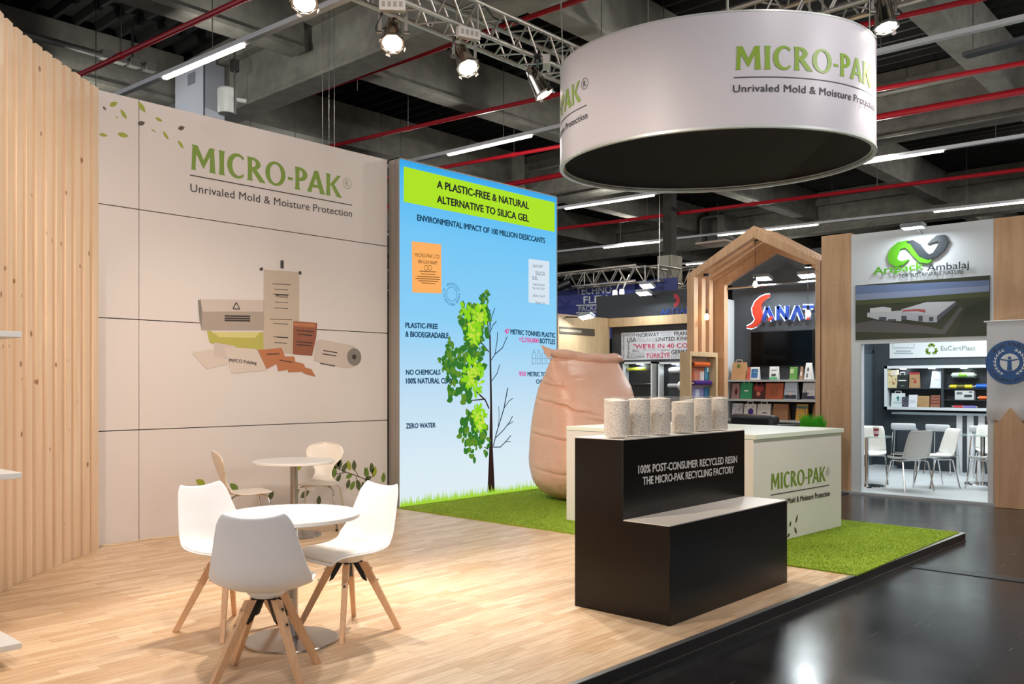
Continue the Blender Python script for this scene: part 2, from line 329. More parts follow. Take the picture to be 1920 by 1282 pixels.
# big concrete column far behind
c0 = Xp(1232, 545, 19.); c1_ = Xp(1260, 545, 19.)
m = MB().box(19, 19.5, c1_.y, c0.y, -.07, 4.72)
pc = struct(m.build('pillar', noisy('pillar_concrete', (176, 168, 150), (150, 144, 130), 3, .8), bevel=.02), 'pale square hall pillar standing behind the dark fascia', 'pillar')
MB().box(19.12, 19.38, c1_.y+.10, c0.y-.10, 4.72, 7.2).build('upper_shaft', dark, pc)
MB().box(18.93, 18.99, c1_.y+.05, c0.y-.07, 3.2, 4.7).build('cable_duct', M('duct_grey', (150, 146, 136), .6), pc)
# ------------------------------------------------------------------ printed back wall
YW = 8.04; XE = 6.615; PH = 1.0235
wallp = M('printed_wall_panel', (214, 206, 202), .5)
bw = struct(MB().box(2.6, XE, YW+.042, YW+.09, 0, PH*4).build('wall_back', M('seam_shadow_board', (52, 46, 42), .8)), 'pale printed panel wall carrying the green company name and leaf sprigs', 'wall')
sx = 3.657
for k in range(4):
    for a, b in ((2.62, sx-.003), (sx+.003, XE)):
        MB().box(a, b, YW, YW+.042, k*PH+(.006 if k else 0), (k+1)*PH-.002).build('panel', wallp, bw, bevel=.0015, seg=1)
PW = YP(YW-.002); NW = (0, -1, 0)
green = M('print_green', (118, 146, 50), .5); olive = M('print_olive', (150, 160, 50), .5); dkp = M('print_dark', (54, 44, 40), .5); brownleaf = M('print_brown_leaf', (84, 76, 58), .5)
def logo_R(mb, fn, cx, cy, r):   # ringed R; fn maps local units to 3D
    N_ = 30; A = []; B_ = []
    for k in range(N_+1):
        t = 2*PI*k/N_; A.append(fn(cx+r*math.cos(t), cy+r*math.sin(t))); B_.append(fn(cx+r*.90*math.cos(t), cy+r*.90*math.sin(t)))
    mb.grid([A, B_]); vs, fs, wd, cap = glyphs('R', 0.); h = r*1.05
    mb.addv([fn(cx+(x-wd/2)/cap*h, cy-h/2+y/cap*h) for x, y in vs], fs)
a = PW(358, 317); b = PW(638, 366); capz = (PW(358, 270)-a).z
m = MB(); wordmark(m, 'MICRO-PAK', lambda x, y: Vector((a.x+(b.x-a.x)*x, YW-.002, a.z+y*capz)))
m.build('brand_lettering', green, bw)
m = MB(); rc = PW(651, 344); logo_R(m, lambda x, y: Vector((x, YW-.002, y)), rc.x, rc.z, .062); m.build('registered_mark', M('print_grey_green', (150, 142, 110), .5), bw)
u0 = PW(356, 328); u1 = PW(660, 381); MB().box(u0.x, u1.x, YW-.003, YW-.001, u0.z-.005, u0.z+.005).build('underline', dkp, bw)
m = MB(); m.ptext('Unrivaled Mold & Moisture Protection', (357, 359), (660, 407), (357, 344), PW, .004, sp=1.04); m.build('tagline_lettering', dkp, bw)
def leaf(mb, c, L_, W_, ang, fn, n=10):   # pointed leaf; fn(x,z)->3D
    pts = []
    for s_ in (1, -1):
        for k in range(n):
            t = k/n; q = t if s_ > 0 else 1-t
            pts.append((q*L_, s_*W_/2*math.sin(PI*q)**.8*(1.15-.3*q)))
    ca, sa = math.cos(ang), math.sin(ang); mb.poly([fn(c[0]+x*ca-z*sa, c[1]+x*sa+z*ca) for x, z in pts])
fw = lambda x, z: Vector((x, YW-.002, z))
# drifting leaves: (pixel centre, length, width, angle, material)
for px, py, L_, W_, an, mt in ((213, 195, .085, .04, .6, olive), (232, 214, .095, .035, -.95, olive), (196, 203, .04, .02, -.8, brownleaf), (266, 201, .11, .045, -.9, olive), (265, 231, .075, .042, .4, brownleaf), (298, 224, .075, .03, -.25, olive), (194, 253, .075, .03, 0, olive), (231, 253, .10, .045, 0, olive), (311, 254, .09, .03, -.9, olive), (340, 240, .075, .04, .45, brownleaf), (339, 271, .09, .03, -.85, olive), (288, 245, .05, .014, -.4, olive), (219, 220, .03, .012, -.8, olive)):
    p = PW(px, py); mm = MB(); leaf(mm, (p.x-L_/2*math.cos(an), p.z-L_/2*math.sin(an)), L_, W_, an, fw); mm.build('leaf_print', mt, bw)
# leaf sprig low on the wall
lg = M('print_leaf_green', (104, 132, 52), .5); ld = M('print_leaf_dark', (82, 92, 56), .5)
m = MB()
for pts in ([(622, 874), (650, 885), (682, 897), (702, 905)], [(650, 885), (628, 889)], [(665, 880), (672, 893)], [(690, 900), (683, 888), (690, 876)], [(668, 893), (668, 905)], [(690, 900), (700, 892), (694, 880)]):
    m.stroke([PW(*p) for p in pts], .008, NW)
m.build('twig_print', dkp, bw)
SPR = [(630, 862, 72, 1), (632, 870, 40, 1), (637, 869, 85, 1), (646, 876, 60, 1), (654, 872, 110, 0), (664, 872, 90, 1), (627, 885, 80, 0), (619, 892, 60, 1), (635, 896, 55, 1), (655, 892, 20, 0), (653, 907, 75, 1), (661, 910, 60, 0), (672, 909, 100, 1), (687, 885, 110, 0), (697, 877, 95, 1), (702, 884, 75, 0), (719, 895, 85, 0), (690, 897, 20, 1), (686, 907, 40, 1), (681, 912, 100, 1),
       (376, 904, 150, 0), (439, 913, 140, 0), (508, 929, 55, 1), (560, 876, 35, 0), (598, 938, 85, 1), (549, 882, 75, 0), (572, 926, 30, 1)]
for px, py, an, d in SPR:
    p = PW(px, py); L_ = .105+.03*((px*7) % 5)/5; an = math.radians(an); mm = MB(); leaf(mm, (p.x-L_/2*math.cos(an), p.z-L_/2*math.sin(an)), L_, L_*.52, an, fw); mm.build('leaf_print', ld if d else (lg if px % 2 else olive), bw)
# printed product picture
def pic(name, pts, mt, off=.0025): 
    mm = MB(); mm.poly([Yp(px, py, YW-off) for px, py in pts[::-1]]); mm.build(name, mt, bw)
pc_ = lambda n, c: M('print_'+n, c, .5)
wp, wp2, kr, kr2, lime_, gr_ = pc_('film', (196, 182, 172)), pc_('film_shade', (164, 150, 138)), pc_('kraft', (178, 112, 74)), pc_('kraft_dark', (140, 82, 58)), pc_('lime', (176, 170, 82)), pc_('grey', (126, 120, 112))
pic('roll_print', [(375, 561), (495, 562), (495, 619), (377, 619)], wp); pic('roll_print', [(378, 584), (495, 584), (495, 619), (378, 619)], wp2, .003)
pic('roll_core_print', [(371, 563), (376, 561), (379, 580), (378, 618), (374, 600)], gr_, .0032)
pic('bag_print', [(495, 505), (561, 510), (561, 664), (494, 660)], pc_('sheet', (188, 172, 154)))
for q in ([(487, 502), (493, 501), (493, 507), (487, 507)], [(526, 488), (532, 488), (532, 503), (526, 503)], [(560, 508), (565, 509), (565, 515), (560, 514)]): pic('tape_print', q, dkp, .0032)
pic('lime_roll_print', [(388, 620), (398, 621), (400, 625), (484, 625), (491, 622), (494, 622), (494, 656), (470, 656), (420, 652), (393, 642)], lime_, .003); pic('lime_roll_print', [(400, 622), (488, 622), (478, 633), (410, 632)], pc_('lime_pale', (206, 196, 128)), .0033)
pic('pouch_print', [(550, 602), (595, 605), (593, 632), (585, 667), (549, 664)], kr2, .003); pic('pouch_print', [(551, 604), (592, 607), (591, 614), (551, 611)], kr, .0034)
pic('roll_print', [(592, 640), (600, 636), (664, 648), (668, 660), (664, 688), (646, 690), (588, 676)], wp, .0028)
m = MB(); c_ = PW(664, 669); m.disc((c_.x, YW-.0036, c_.z), (1, 0, 0), (0, 0, 1), .10, e=1.0, n=24); m.build('roll_core_print', gr_, bw); m = MB(); m.disc((c_.x, YW-.0039, c_.z), (1, 0, 0), (0, 0, 1), .03, n=16); m.build('roll_core_print', dkp, bw)
pic('pouch_print', [(359, 661), (398, 654), (430, 682), (388, 692)], pc_('film_pale', (206, 192, 180)), .0034); pic('pouch_print', [(402, 642), (440, 648), (456, 676), (400, 668)], wp, .0038)
pic('pouch_print', [(420, 650), (480, 654), (500, 694), (434, 700)], pc_('film_pale', (206, 192, 180)), .0042)
for q in ([(483, 656), (528, 652), (536, 672), (500, 692)], [(514, 668), (552, 668), (556, 690), (522, 696)], [(540, 674), (570, 682), (574, 696), (540, 698)], [(556, 684), (584, 692), (592, 706), (570, 700)]): pic('sachet_print', q, kr, .0044+.0003*q[0][0]/500)
m = MB()
for k, (py, x0, x1) in enumerate(((532, 510, 545), (542, 514, 540), (551, 512, 543), (566, 516, 540), (577, 514, 540), (598, 506, 548), (606, 512, 540), (631, 512, 540), (642, 514, 538), (552, 517, 540), (632, 518, 540))):
    p, q = PW(x0, py), PW(x1, py+1.5); m.stroke([(p.x, YW-.0036, p.z), (q.x, YW-.0036, q.z)], .006, NW)
for py in (592, 596.5, 600.5):
    p, q = PW(421, py), PW(469, py+1); m.stroke([(p.x, YW-.0036, p.z), (q.x, YW-.0036, q.z)], .016, NW)
for x0, x1, y0, y1 in ((555, 588, 619, 622), (558, 585, 626, 629), (556, 586, 640, 643), (556, 584, 646, 648), (606, 632, 657, 661), (604, 630, 663, 667), (600, 628, 681, 686), (500, 524, 664, 663), (524, 548, 675, 679)):
    p, q = PW(x0, y0), PW(x1, y1); m.stroke([(p.x, YW-.0052, p.z), (q.x, YW-.0052, q.z)], .010, NW)
tc = PW(443, 575); R_ = .045
for k in range(3):
    t0, t1_ = PI/2+k*2*PI/3, PI/2+(k+1)*2*PI/3; m.stroke([(tc.x+R_*math.cos(t0), YW-.0036, tc.z+R_*math.sin(t0)), (tc.x+R_*math.cos(t1_), YW-.0036, tc.z+R_*math.sin(t1_))], .010, NW)
m.ptext('MPCO ECO', (517, 557), (540, 558.5), (517, 551), YP(YW-.0038), .01); m.ptext('MiPCO Polybag', (430, 678), (481, 683), (430, 672), YP(YW-.0056), .02)
m.build('packet_lettering', dkp, bw)
# ------------------------------------------------------------------ slatted pine wall on the left
pine = wood('pine_batten', (234, 207, 177), (222, 192, 158), (7, 7, .45), .5, .07)
CP = [(1.36, 4.1), (1.42, 4.7), (1.48, 5.2), (1.60, 5.7), (1.80, 6.25), (2.08, 6.715), (2.36, 7.05), (2.647, 7.335), (2.93, 7.60), (3.215, 7.852), (3.5, 8.1)]
def catmull(P, n=12):
    out = []
    for i in range(1, len(P)-2):
        p0, p1, p2, p3 = [np.array(P[i+k-1], float) for k in range(4)]
        for k in range(n):
            t = k/n; out.append(.5*((2*p1)+(-p0+p2)*t+(2*p0-5*p1+4*p2-p3)*t*t+(-p0+3*p1-3*p2+p3)*t**3))
    out.append(np.array(P[-2], float)); return out
cv = catmull(CP); seg = [0.]
for i in range(1, len(cv)): seg.append(seg[-1]+np.linalg.norm(cv[i]-cv[i-1]))
def curve_at(s_):
    i = min(max(np.searchsorted(seg, s_)-1, 0), len(cv)-2); t = (s_-seg[i])/(seg[i+1]-seg[i]); p = cv[i]*(1-t)+cv[i+1]*t; d = cv[i+1]-cv[i]; d = d/np.linalg.norm(d); return p, d
rowA, rowB = [], []
for q in np.linspace(0, seg[-1], 50):
    p, d = curve_at(q); nb = np.array([-d[1], d[0]]); a_ = p+nb*.092; b_ = p+nb*.115; rowA.append(a_); rowB.append(b_)
m = MB(); out = [(*p, 0) for p in rowA]+[(*p, 0) for p in rowB[::-1]]; n_ = len(out)
m.grid([[(p[0], p[1], 0) for p in out]+[(*rowA[0], 0)], [(p[0], p[1], 3.84) for p in out]+[(*rowA[0], 3.84)]]); m.grid([[(*p, 3.84) for p in rowA], [(*p, 3.84) for p in rowB]])
sw = struct(m.build('wall_left', wood('pine_backing_shaded', (214, 180, 144), (198, 162, 124), (7, 7, .6), .55)), 'curved wall of vertical natural pine battens at the left', 'slatted wall')  # backing toned darker than the battens: recess shade put into its colour
s_ = seg[-1]-.05
while s_ > .05:
    p, d = curve_at(s_); nb = np.array([-d[1], d[0]]); hw = .047
    c = [p-d*hw, p+d*hw, p+d*hw+nb*.091, p-d*hw+nb*.091]
    MB().hexa([(*q, 0) for q in c], [(*q, 4.045) for q in c]).build('batten', pine, sw, bevel=.002, seg=1)
    s_ -= .153
# three white shelves whose ends show at the left edge of the picture
for z_, lab in ((1.69, 'white shelf on the pine batten wall, highest of the three'), (.965, 'white shelf on the pine batten wall, middle of the three'), (.09, 'white shelf on the pine batten wall, lowest near the floor')):
    P_ = [(1.62, 4.90), (1.62, 5.36)]; wall = []
    for y in (5.36, 5.2, 5.05, 4.90):
        i = int(np.argmin([abs(q[1]-y) for q in cv])); wall.append((cv[i][0], y))
    sh = MB(); sh.prism([(x_, y_, z_) for x_, y_ in [P_[0], P_[1]]+wall[0:]], (0, 0, .03))
    o = sh.build('wall_shelf', M('shelf_white', (214, 218, 220), .4), None, bevel=.002); tag(o, lab, 'shelf', 'white shelves at the picture edge')
# ================================================================== LIGHT BOX
YL = 7.88; LX0, LX1, LZ0, LZ1 = 6.65, 9.56, .012, 4.10
def emis(name, rgb, s=1.):
    if name in MATS: return MATS[name]
    m = M(name, (0, 0, 0), .6, spec=.1); b = m.node_tree.nodes['Principled BSDF']; b.inputs['Emission Color'].default_value = lin(rgb)+(1,); b.inputs['Emission Strength'].default_value = s; return m
lbp = M('backlit_fabric', (0, 0, 0), .5, spec=.15)
def _lb():
    N, L, b = nodes(lbp); t = N.new('ShaderNodeTexCoord'); sp_ = N.new('ShaderNodeSeparateXYZ'); L.new(t.outputs['Generated'], sp_.inputs[0])
    r = ramp(N, [(0, (224, 238, 244)), (.12, (218, 235, 245)), (.30, (196, 224, 243)), (.55, (138, 206, 245)), (.80, (112, 196, 244)), (.97, (62, 178, 240)), (1, (40, 160, 228))]); L.new(sp_.outputs['Z'], r.inputs[0])
    L.new(r.outputs[0], b.inputs['Emission Color']); b.inputs['Emission Strength'].default_value = 1.
_lb()
lb = thing('lightbox_display', 'tall backlit blue display with a half leafy half bare tree and green heading', 'light box', (8.1, 7.96, 0))
MB().box(LX0+.012, LX1-.012, YL, YL+.02, LZ0, LZ1-.012).build('backlit_panel', lbp, lb)
fr_m = M('lightbox_frame_grey', (150, 142, 134), .45, .3)
m = MB().box(LX0, LX0+.012, YL-.004, 8.06, 0, LZ1); m.box(LX1-.012, LX1, YL-.004, 8.06, 0, LZ1); m.box(LX0, LX1, YL-.004, 8.06, LZ1-.012, LZ1); m.box(LX0, LX1, YL+.02, 8.06, 0, LZ0); m.box(LX0+.01, LX1-.01, 8.03, 8.06, 0, LZ1)
m.box(LX0-.003, LX0, YL+.055, YL+.062, 0, LZ1); m.build('frame', fr_m, lb)
P = YP(YL-.002)
def lpoly(name, pts, mt, off=.002): mm = MB(); mm.poly([Yp(x, y, YL-off) for x, y in pts[::-1]]); return mm.build(name, mt, lb)
lime = emis('print_lime_lit', (172, 226, 30)); navy = emis('print_navy_lit', (18, 62, 92)); blk = emis('print_ink_lit', (34, 40, 30)); pink = emis('print_pink_lit', (214, 70, 150))
a, b = P(757, 314), P(1040, 435); zt = (P(757, 314).z+P(1040, 378).z)/2; zb = (P(757, 378).z+P(1040, 435).z)/2
MB().box(P(757, 340).x, P(1040, 400).x, YL-.002, YL-.001, zb, zt).build('heading_band', lime, lb)
m = MB(); PT = YP(YL-.004)
m.ptext('A PLASTIC-FREE & NATURAL', (819, 352), (992, 392), (819, 338), PT, .085); m.build('heading_lettering', blk, lb); m = MB(); m.ptext('ALTERNATIVE TO SILICA GEL', (819, 379.5), (992, 416), (819, 366), PT, .085); m.build('heading_lettering', blk, lb)
m = MB(); m.ptext('ENVIRONMENTAL IMPACT OF 100 MILLION DESICCANTS', (782, 413), (1022, 456), (782, 402), PT, .085); m.build('fact_lettering', navy, lb)
for st, A_, B_, T_ in (('PLASTIC-FREE', (760, 614), (821, 616.5), (760, 604.5)), ('& BIODEGRADABLE', (760, 631), (841, 634), (760, 621)), ('NO CHEMICALS', (761, 702.5), (826, 702), (761, 693)), ('100% NATURAL CLAY', (761, 719), (849, 718.5), (761, 709)), ('ZERO WATER', (761, 803), (817, 801), (761, 794)),
        ('METRIC TONNES PLASTIC', (957, 626), (1041, 633), (957, 617)), ('BOTTLES', (1012, 643), (1041, 645.5), (1012, 634)), ('METRIC TONNES', (989, 705), (1040, 706), (989, 697)), ('CHEMICALS', (1005, 719), (1040, 720), (1005, 711))):
    m = MB(); m.ptext(st, A_, B_, T_, PT, .085); m.build('fact_lettering', navy, lb)
for k in range(5):
    m = MB()
    x = 1001+9.1*k; q = [PT(*p) for p in ((x-3, 682), (x-3, 664), (x-1.2, 660), (x-1.2, 656), (x+1.2, 656), (x+1.2, 660), (x+3, 664), (x+3, 682))]; m.stroke(q+[q[0]], .006, NW); m.stroke([PT(x-3, 672), PT(x+3, 672)], .005, NW); m.build('bottle_print', navy, lb)
m = MB(); m.poly([PT(1009, 741), PT(1014, 741), PT(1014, 730), PT(1009, 730)])
m.build('pictogram_print', navy, lb)
for st, A_, B_, T_ in (('47', (946, 625), (955, 626), (946, 616)), ('=2,350,000', (973, 640), (1010, 643), (973, 631.5)), ('950', (973, 705), (986, 705), (973, 696.5))): m = MB(); m.ptext(st, A_, B_, T_, PT, .07); m.build('figure_lettering', pink, lb)
lpoly('kraft_sachet_print', [(772, 452), (827, 458), (828, 550), (773, 548)], emis('print_orange_lit', (252, 176, 98)))
m = MB(); m.ptext('MICRO-PAK LTD', (778, 481), (824, 485), (778, 474), PT, .0); m.ptext('DRI CLAY KRAFT', (784, 493), (820, 496), (784, 487), PT, .005)
for k, (y, x0, x1) in enumerate(((508, 786, 818), (513, 789, 816), (518, 782, 824), (522, 779, 825), (526, 784, 822), (530, 790, 816))): m.stroke([PT(x0, y), PT(x1, y+1.6)], .008, NW)
for cx in (799, 806): c_ = PT(cx, 502); m.ring(c_, (1, 0, 0), (0, 0, 1), .026, .032, 18)
m.build('sachet_lettering', emis('print_brown_lit', (92, 56, 22)), lb)
lpoly('gel_sachet_print', [(991, 485), (1030, 490), (1030, 571), (991, 567)], emis('print_white_lit', (214, 228, 240)))
m = MB()
for st, A_, B_, T_ in (('DESICCANT', (999, 501), (1018, 502), (999, 496)), ('SILICA', (1004, 515), (1022, 517), (1004, 508)), ('GEL', (998, 524), (1009, 525), (998, 517.5)), ('THROW AWAY', (999, 535), (1022, 537), (999, 531)), ('"DO NOT EAT"', (998, 542), (1022, 544), (998, 538)), ('DESICCANT', (999, 556), (1022, 558), (999, 552)), ('SILICA', (1004, 569), (1022, 571), (1004, 565))): m.ptext(st, A_, B_, T_, PT)
m.build('sachet_lettering', emis('print_slate_lit', (70, 84, 104)), lb)
# round stamp, circular lettering
m = MB(); c_ = PT(847, 551)
def arc_text(mb, st, c, U, V, r, a0, a1, h, bold=0.):
    vs, fs, wd, cap = glyphs(st, bold); out = []
    for x, y in vs:
        t = a0+(a1-a0)*x/wd; rr = r+(y/cap)*h*(1 if a1 < a0 else -1); out.append(Vector(c)+Vector(U)*rr*math.cos(t)+Vector(V)*rr*math.sin(t))
    mb.addv(out, fs)
arc_text(m, 'PLASTIC FREE PRODUCT', c_, (1, 0, 0), (0, 0, 1), .11, 2.2, -3.6, .035); m.ring(c_, (1, 0, 0), (0, 0, 1), .085, .091, 30); m.build('stamp_print', emis('print_steel_lit', (40, 104, 150)), lb)
# tree
trunk = emis('print_trunk_lit', (46, 30, 26)); twig = emis('print_twig_lit', (24, 46, 66))
lpoly('tree_trunk_print', [(914, 923), (917, 850), (919, 760), (917.5, 640), (917, 628), (920, 628), (921.5, 700), (923.5, 800), (924, 840), (928, 923)], trunk, .003)
for pts, w_ in (([(917, 766), (910, 750), (892, 733)], .022), ([(910, 748), (890, 750), (868, 752)], .014), ([(917, 660), (905, 645), (897, 640)], .016), ([(916, 842), (908, 838)], .014), ([(917, 632), (914, 600), (912, 570)], .016), ([(858, 678), (845, 676)], .01), ([(886, 700), (884, 690)], .01)): m = MB(); m.stroke([Yp(x, y, YL-.003) for x, y in pts], w_, NW); m.build('branch_print', trunk, lb)
for pts, w_ in (([(918, 625), (920, 600), (928, 577)], .012), ([(919, 632), (918, 600), (919, 580)], .012), ([(919, 622), (924, 610), (931, 602)], .012), ([(921, 675), (928, 664), (932, 640), (933, 622)], .013), ([(928, 664), (942, 652), (951, 631)], .013), ([(922, 714), (932, 700), (937, 683)], .012), ([(925, 836), (930, 815), (945, 765), (952, 727)], .017), ([(945, 765), (954, 752), (962, 746)], .010), ([(934, 800), (936, 780), (935, 761)], .009), ([(930, 820), (944, 806), (955, 792), (961, 780)], .013), ([(951, 797), (962, 790)], .009), ([(924, 838), (938, 838), (948, 828), (958, 816)], .013), ([(948, 828), (958, 828)], .009)): m = MB(); m.stroke([Yp(x, y, YL-.003) for x, y in pts], w_, NW); m.build('bare_branch_print', twig, lb)
rr_ = random.Random(3)
fl = lambda d: (lambda x, z: Vector((x, YL-d, z)))
LV = {0: MB(), 1: MB(), 2: MB(), 3: MB()}
def clump(cx, cy, rx, ry, n, k, d, L_=.10, W_=.06):
    c_ = P(cx, cy); sx_ = (P(cx+10, cy).x-c_.x)/10; sz_ = (P(cx, cy-10).z-c_.z)/10
    for _ in range(int(n*1.35)):
        t = rr_.uniform(0, 2*PI); q = math.sqrt(rr_.random()); x = c_.x+math.cos(t)*q*rx*sx_; z = c_.z+math.sin(t)*q*ry*sz_; s = rr_.uniform(.6, 1.0); k2 = 3 if k == 0 and rr_.random() < .38 else k
        leaf(LV[k2], (x, z), L_*s, W_*s, rr_.uniform(0, 2*PI), fl(d+rr_.random()*.0009), 7)
clump(890, 600, 26, 38, 60, 0, .0035, .13, .085); clump(910, 572, 16, 20, 18, 0, .0035); clump(884, 628, 20, 24, 22, 0, .0035, .13, .08); clump(908, 557, 5, 10, 9, 0, .0035, .11, .05); clump(845, 648, 10, 12, 8, 0, .0035, .11, .06); clump(833, 682, 8, 8, 6, 0, .0035, .11, .06)
clump(872, 690, 34, 42, 62, 0, .0035, .15, .09); clump(846, 676, 20, 20, 22, 0, .0035); clump(860, 738, 26, 16, 20, 0, .0035, .13, .08); clump(892, 665, 18, 22, 24, 0, .0035)
clump(890, 810, 26, 34, 54, 0, .0035, .13, .08); clump(892, 842, 24, 14, 14, 0, .0035)
clump(888, 620, 14, 22, 40, 1, .0045, .10, .05); clump(899, 588, 14, 20, 30, 1, .0045, .10, .05); clump(888, 705, 16, 30, 60, 1, .0045, .11, .05); clump(897, 785, 14, 22, 44, 1, .0045, .10, .05); clump(875, 582, 9, 10, 14, 1, .0045)
clump(888, 622, 12, 18, 18, 2, .0055, .07, .035); clump(899, 588, 10, 16, 14, 2, .0055, .07, .035); clump(888, 708, 12, 24, 24, 2, .0055, .07, .035); clump(897, 788, 11, 18, 20, 2, .0055, .07, .035)
for k, c_ in ((0, (50, 116, 40)), (3, (92, 140, 40)), (1, (142, 214, 24)), (2, (196, 224, 70))): LV[k].build('leaf_print', emis('print_leaf%d_lit' % k, c_), lb)
m = MB(); x = LX0+.02
while x < LX1-.02:
    h_ = rr_.uniform(.04, .15); m.poly([(x, YL-.003-rr_.random()*.0005, LZ0), (x+.018, YL-.0032, LZ0), (x+.009+rr_.uniform(-.012, .012), YL-.0033, LZ0+h_)]); x += .009
m.build('grass_print', emis('print_grass_lit', (166, 214, 60)), lb)
# ================================================================== TURF
TX0, TX1, TY0, TY1 = 6.63, 9.21, PLF(9.2)-.02, 7.872
turf = noisy('turf_green', (112, 142, 20), (150, 172, 40), 60, .9, .6, 4.)
tf = MB().box(TX0, TX1, TY0+.045, TY1, .0005, .012).build('artificial_grass_mat', turf); tag(tf, 'bright green artificial grass mat lying on the platform under the white counter', 'artificial grass')
n_ = 130000; bx_ = RN.uniform(TX0, TX1, n_); by_ = RN.uniform(TY0+.045, TY1, n_); an = RN.uniform(0, 2*PI, n_); hh = RN.uniform(.004, .013, n_); w2 = .0032
lx, ly = RN.normal(0, .006, n_), RN.normal(0, .006, n_)
V = np.empty((n_, 3, 3)); V[:, 0] = np.stack([bx_-np.cos(an)*w2, by_-np.sin(an)*w2, np.full(n_, .010)], 1); V[:, 1] = np.stack([bx_+np.cos(an)*w2, by_+np.sin(an)*w2, np.full(n_, .010)], 1); V[:, 2] = np.stack([np.clip(bx_+lx, TX0, TX1), by_+ly, .012+hh], 1)
me = bpy.data.meshes.new('grass_pile'); me.vertices.add(3*n_); me.vertices.foreach_set('co', V.ravel()); me.loops.add(3*n_); me.loops.foreach_set('vertex_index', np.arange(3*n_)); me.polygons.add(n_); me.polygons.foreach_set('loop_start', np.arange(n_)*3); me.polygons.foreach_set('loop_total', np.full(n_, 3)); me.update(calc_edges=True)
gb = noisy('turf_blade', (118, 150, 24), (168, 190, 56), 30, .7, 0); me.materials.append(gb); gp = bpy.data.objects.new('grass_pile', me); COL.objects.link(gp); gp.parent = tf; gp['kind'] = 'stuff'
# ================================================================== COUNTER (turned slightly)
CR = math.radians(-3.5); c0 = Vector((7.1, 3.62, 0)); cu = Vector((math.cos(CR), math.sin(CR), 0)); cv_ = Vector((-math.sin(CR), math.cos(CR), 0)); CW, CD, CH = 1.69, 2.22, 1.005
ct = thing('reception_counter', 'white reception counter with green company name standing on the grass', 'counter', tuple(c0+cu*CW/2+cv_*CD/2+Vector((0, 0, .012))), CR)
def cbox(x0, x1, y0, y1, z0, z1):
    return [c0+cu*x+cv_*y+Vector((0, 0, z0)) for x, y in ((x0, y0), (x1, y0), (x1, y1), (x0, y1))], [c0+cu*x+cv_*y+Vector((0, 0, z1)) for x, y in ((x0, y0), (x1, y0), (x1, y1), (x0, y1))]
cwm = M('counter_white', (230, 226, 220), .4)
MB().hexa(*cbox(0, CW, 0, CD, .012, CH-.045)).build('body', cwm, ct, bevel=.003)
MB().hexa(*cbox(-.002, CW+.015, -.02, CD, CH-.042, CH)).build('countertop', M('countertop_gloss', (232, 240, 226), .3), ct, bevel=.003)
MB().hexa(*cbox(.01, CW-.01, .01, CD-.01, CH-.046, CH-.041)).build('shadow_gap', M('gap_grey', (120, 116, 110), .7), ct)
nC = -cv_; pC = c0+nC*.003; PC = lambda px, py: Pl(px, py, pC, nC)
a, b = PC(1446, 918), PC(1547, 904); cap = (PC(1446, 888)-a).z
m = MB(); wordmark(m, 'MICRO-PAK', lambda x, y: a+(Vector((b.x, b.y, a.z))-a)*x+Vector((0, 0, cap*y))); m.build('brand_lettering', green, ct)
m = MB(); r_ = PC(1552.5, 884); logo_R(m, lambda x, y: r_+cu*x+Vector((0, 0, y)), 0, 0, .042); m.build('registered_mark', MATS['print_grey_green'], ct)
m = MB(); q0, q1 = PC(1445, 928), PC(1555, 911); q1 = Vector((q1.x, q1.y, q0.z)); m.stroke([q0, q1], .008, nC)
a = PC(1445, 950); b = PC(1556, 932); b = Vector((b.x, b.y, a.z)); hcap = .052; m.text('Unrivaled Mold & Moisture Protection', lambda x, y: a+(b-a)*x+Vector((0, 0, hcap*y)), .015); m.build('tagline_lettering', dkp, ct)
for px, py, L_, an in ((1494, 972, .09, 1.1), (1482, 982, .06, 1.2), (1492, 994, .08, -1.0), (1479, 1003, .06, .4)):
    q0 = PC(px, py); m = MB(); leaf(m, (-L_/2*math.cos(an), -L_/2*math.sin(an)), L_, .028, an, lambda x, z, q0=q0: q0+cu*x+Vector((0, 0, z))); m.build('leaf_print', brownleaf, ct)
# ================================================================== BLACK STEPPED PLINTH
bk = M('plinth_black', (14, 11, 9), .28, spec=.35); PX0, PX1, PY0, PY1, PY2, PZ1, PZ2 = 4.50, 6.085, 2.835, 3.175, 3.56, .602, 1.105
pl = thing('display_plinth', 'black two step display plinth with white ledges carrying jars of granules', 'plinth', (5.29, 3.2, 0))
m = MB(); pr = [(PY0, 0), (PY2, 0), (PY2, PZ2-.006), (PY1, PZ2-.006), (PY1, PZ1-.006), (PY0, PZ1-.006)]
m.prism([(PX0, y, z) for y, z in pr], (PX1-PX0, 0, 0)); m.build('body', bk, pl, bevel=.002, seg=1)
lw = M('ledge_white', (228, 222, 214), .35)
MB().box(PX0+.001, PX1-.001, PY0+.001, PY1-.001, PZ1-.006, PZ1).build('step_panel', lw, pl); MB().box(PX0+.001, PX1-.001, PY1+.001, PY2-.001, PZ2-.006, PZ2).build('top_panel', lw, pl)
m = MB(); PB = YP(PY1-.0025)
m.ptext('100% POST-CONSUMER RECYCLED RESIN', (1196.6, 887.7), (1382, 866.8), (1196.6, 873), PB, .06); m.build('lettering', M('print_white', (224, 222, 220), .5), pl); m = MB(); m.ptext('THE MICRO-PAK RECYCLING FACTORY', (1205, 909), (1376, 886), (1205, 894.5), PB, .06)
m.build('lettering', M('print_white', (224, 222, 220), .5), pl)
